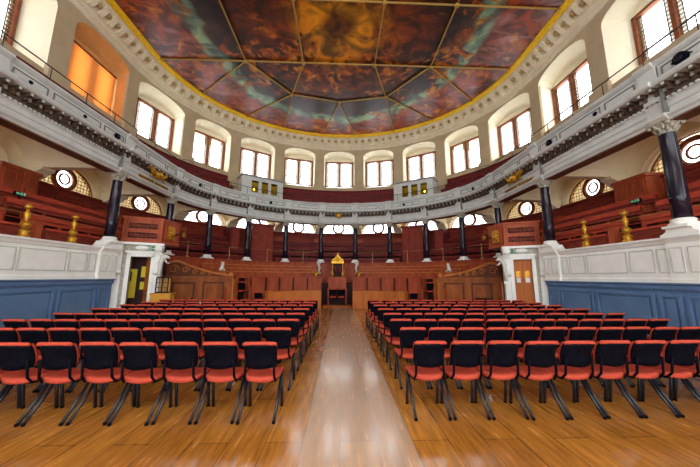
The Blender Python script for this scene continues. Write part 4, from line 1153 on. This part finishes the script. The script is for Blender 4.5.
for k, (x, z, r_) in enumerate(((-.09, .42, .15), (.02, .45, -.1), (.1, .4, .2))):
    q = MB(); q.box(-.07, .07, -.004, .004, -.12, .12); q.xform(Matrix.Translation((x, .08, z)) @ Matrix.Rotation(r_, 4, 'Y') @ Matrix.Rotation(-.25, 4, 'X')); q.build('leaflet', M_WPAP, o)
dobj, a, rz, L_ = DESKS[1]; Mx = Matrix.Translation(a) @ Matrix.Rotation(rz, 4, 'Z')
o = thing('side_table', 'small dark table standing in front of the right carved desk', 'table', Mx @ Vector((L_*.72, -.4, 0)), rz)
q = MB(); q.box(-.32, .32, -.2, .2, .66, .72); q.box(-.28, .28, -.16, .16, .5, .66); bevel(q.build('table_top', M_DARKW, o), .01)
for sx in (-1, 1):
    for sy in (-1, 1):
        q = MB(); q.tube([(sx*.26, sy*.15, 0), (sx*.25, sy*.14, .5)], [.02, .03], 6); q.build('leg', M_DARKW, o)

# ================================================================== CHAIRS
def rounded(w0, w1, z0, z1, r, n=5):
    """outline (x,z): width w0 at bottom, w1 at top, rounded corners"""
    pts = []
    cs = [(w1/2-r, z1-r, 0), (-w1/2+r, z1-r, PI/2), (-w0/2+r, z0+r, PI), (w0/2-r, z0+r, 3*PI/2)]
    for cx, cz, a0 in cs:
        for k in range(n+1):
            a = a0 + PI/2*k/n; pts.append((cx+r*math.cos(a), cz+r*math.sin(a)))
    return pts
def make_chair():
    o = thing('stacking_chair', '', 'chair')
    W = .385
    # black back shell, slightly curved in plan and leaning; local y=0 is the rear face of the top
    def back_surface(mbx, w0, w1, z0, z1, y0, th, nx=8, nz=6, wrap=.02):
        vs = []; 
        for layer in (0, 1):
            for j in range(nz+1):
                v = j/nz; z = z0+(z1-z0)*v; w = w0+(w1-w0)*v
                e = 1.0
                if v < .2: e = .96+.04*math.sqrt(max(0, 1-((.2-v)/.2)**2))
                if v > .85: e = .93+.07*math.sqrt(max(0, 1-((v-.85)/.15)**2))
                for i in range(nx+1):
                    u = -1+2*i/nx; x = u*w/2*e
                    y = y0 + .075*(1-v) - .035*(1-u*u) + wrap*0 + .02*abs(u)**3 + .02*math.sin(v*PI) + layer*th
                    zz = z - (.018*(1-u*u) if v < .2 else 0)*(1-v/.2)
                    vs.append((x, y, zz))
        n1 = (nx+1)*(nz+1); fs = []
        for j in range(nz):
            for i in range(nx):
                a = j*(nx+1)+i
                fs.append((a, a+1, a+nx+2, a+nx+1)); fs.append((n1+a, n1+a+nx+1, n1+a+nx+2, n1+a+1))
        rim = [i for i in range(nx+1)] + [j*(nx+1)+nx for j in range(1, nz+1)] + [nz*(nx+1)+i for i in range(nx-1, -1, -1)] + [j*(nx+1) for j in range(nz-1, 0, -1)]
        for k in range(len(rim)):
            a, b = rim[k], rim[(k+1) % len(rim)]; fs.append((a, n1+a, n1+b, b))
        mbx.smooth = True; mbx.add(vs, fs); mbx.smooth = False
    q = MB(); back_surface(q, .365, W-.004, .57, .832, .03, .018); q.build('back_shell', M_BLACK, o)
    q = MB(); back_surface(q, .355, W-.012, .582, .838, .05, .028)
    # rolled top edge
    q.tube([(-W/2+.005, .05, .83), (-W/2+.03, .035, .842), (0, .018, .845), (W/2-.03, .035, .842), (W/2-.005, .05, .83)], [.016, .021, .022, .021, .016], 9)
    q.build('back_cushion', M_SEAT, o)
    # seat
    q = MB(); nx, ny = 8, 8; vs = []
    for layer in (0, 1):
        for j in range(ny+1):
            v = j/ny; y = .13+.42*v
            w = .36+.05*math.sin(min(1, v*1.3)*PI/2)
            if v > .85: w *= .96
            for i in range(nx+1):
                u = -1+2*i/nx
                z = .455 + .02*u*u - .014*math.sin(v*PI) + (.0 if v > .2 else -.015*(1-v/.2)) - (.03*((v-.8)/.2)**2 if v > .8 else 0)
                yy = y - (.03*u*u*(1 if v > .8 else 0)) + (.03*u*u if v < .1 else 0)
                vs.append((u*w/2, yy, z - layer*.05))
    n1 = (nx+1)*(ny+1); fs = []
    for j in range(ny):
        for i in range(nx):
            a = j*(nx+1)+i; fs.append((a, a+nx+1, a+nx+2, a+1)); fs.append((n1+a, n1+a+1, n1+a+nx+2, n1+a+nx+1))
    rim = [i for i in range(nx+1)] + [j*(nx+1)+nx for j in range(1, ny+1)] + [ny*(nx+1)+i for i in range(nx-1, -1, -1)] + [j*(nx+1) for j in range(ny-1, 0, -1)]
    for k in range(len(rim)):
        a, b = rim[k], rim[(k+1) % len(rim)]; fs.append((a, b, n1+b, n1+a))
    q.smooth = True; q.add(vs, fs); q.build('seat', M_SEAT, o)
    q = MB(); q.box(-.14, .14, .2, .46, .375, .412); q.build('seat_pan', M_BLACK, o)
    for sx in (-1, 1):
        q = MB(); q.tube([(sx*.158, .08, .66), (sx*.162, .09, .56), (sx*.166, .1, .47), (sx*.174, .15, .405), (sx*.19, .4, .4)], [.012, .014, .014, .014, .012], 7)
        q.build('side_bracket', M_BLACK, o)
        q = MB(); q.tube([(sx*.198, .38, .42), (sx*.197, .22, .2), (sx*.197, .045, .012)], .017, 8); q.build('leg', M_TUBE, o)
        q = MB(); q.tube([(sx*.198, .4, .42), (sx*.196, .44, .2), (sx*.196, .47, .012)], .019, 8); q.build('leg', M_TUBE, o)
        for fy in (.045, .47): q = MB(); q.lathe([(.018, 0), (.02, .02), (.016, .03)], 8, (sx*.196, fy, 0)); q.build('foot_cap', M_BLACK, o)
        q = MB(); q.box(sx*.195-.015, sx*.195+.015, .34, .43, .4, .43); q.build('hinge', M_BLACK, o)
    return o
proto = make_chair(); used = False
ords = ['first', 'second', 'third', 'fourth', 'fifth', 'sixth', 'seventh', 'eighth', 'ninth', 'tenth', 'eleventh', 'twelfth']
ROWY = [3.32, 4.22, 5.04, 5.87, 6.72, 7.58, 8.36, 9.17]
CAMX = .16
for side, sd in ((-1, 'left'), (1, 'right')):
    for r, yy in enumerate(ROWY):
        for k in range(12):
            if side > 0: x = CAMX + .885 + .1925 + (.448 if r == 0 else .438)*k + (.02 if r else -.01)
            else: x = CAMX - .72 - .1925 - (.456 if r == 0 else .437 if r == 1 else .4225)*k
            if abs(x - CAMX) - .3 > 1.34*(yy+.5) : continue
            row = 'front row' if r == 0 else ('back row' if r == 7 else ords[r] + ' row')
            lab = 'red and black chair, %s block, %s from the camera, %s from the aisle' % (sd, row, ords[k])
            loc = (x + random.uniform(-.003, .003), yy + random.uniform(-.015, .015), 0); rz = random.uniform(-.008, .008)
            if not used: c = proto; c.location = loc; c.rotation_euler = (0, 0, rz); c['label'] = lab; c['group'] = 'audience chairs in rows'; used = True
            else: c = dup(proto, loc, rz, lab, 'audience chairs in rows')
for x, y, z, rz, lab in ((-.22, 15.3, .1, 0, 'left one of two red and black chairs below the throne desk'), (.22, 15.3, .1, 0, 'right one of two red and black chairs below the throne desk'),):
    dup(proto, (x, y-.28, z), rz, lab, 'chairs at the throne')
for sg, sd in ((-1, 'left'), (1, 'right')):
    p = P(sg*7.08, -2.0); 
    dup(proto, (p.x+.0, p.y-.28, .48), 0, 'red and black chair raised in the dark opening beside the %s carved desk' % sd, 'chairs in the tier openings')
    p = P(sg*6.75, -3.0); dup(proto, (p.x, p.y, 0), 0, 'lone red and black chair at the outer end of the %s low desk' % sd, 'chairs beside the low desks')

# ================================================================== LIGHT, CAMERA
w = bpy.data.worlds.new('overcast_sky'); scn.world = w; w.use_nodes = True
bg = w.node_tree.nodes['Background']; bg.inputs[0].default_value = (.93, .97, 1, 1); bg.inputs[1].default_value = 9.0
def portal(loc, rz, sx, sy, tilt=PI/2, nm='window_daylight'):
    l = bpy.data.lights.new(nm, 'AREA'); l.shape = 'RECTANGLE'; l.size = sx; l.size_y = sy; l.energy = 1
    l.cycles.is_portal = True
    o = bpy.data.objects.new(nm, l); COL.objects.link(o); o.location = loc
    return o
for (s, d, z, sx, sy) in PORTALS:
    if abs(s) > 18: continue
    o = portal(P(s, d, z), 0, sx, sy); x, y, nx, ny = frame(s)
    o.rotation_euler = Vector((-nx, -ny, 0)).to_track_quat('-Z', 'Y').to_euler()
for (x, z, sx, sy) in BACKW:
    o = portal((x, YEND-.35, z), 0, sx, sy); o.rotation_euler = Vector((0, 1, 0)).to_track_quat('-Z', 'Y').to_euler()

cam = bpy.data.cameras.new('camera'); co = bpy.data.objects.new('camera', cam); COL.objects.link(co)
cam.sensor_width = 36; cam.lens = 276*36/700; cam.clip_start = .05; cam.clip_end = 200
p_, yaw, roll = map(math.radians, (8.93, 1.95, .27))
F = Vector((math.sin(yaw)*math.cos(p_), math.cos(yaw)*math.cos(p_), math.sin(p_)))
R = Vector((math.cos(yaw), -math.sin(yaw), 0)); U = R.cross(F)
R2 = R*math.cos(roll)+U*math.sin(roll); U2 = -R*math.sin(roll)+U*math.cos(roll)
m = Matrix((R2, U2, -F)).transposed().to_4x4(); m.translation = (CAMX, 0, 1.6)
co.matrix_world = m
scn.camera = co
scn.view_settings.view_transform = 'Standard'; scn.view_settings.look = 'None'; scn.view_settings.gamma = 1
scn.view_settings.exposure = 0.0
scn.cycles.max_bounces = 8; scn.cycles.diffuse_bounces = 5; scn.cycles.glossy_bounces = 3; scn.cycles.transparent_max_bounces = 12
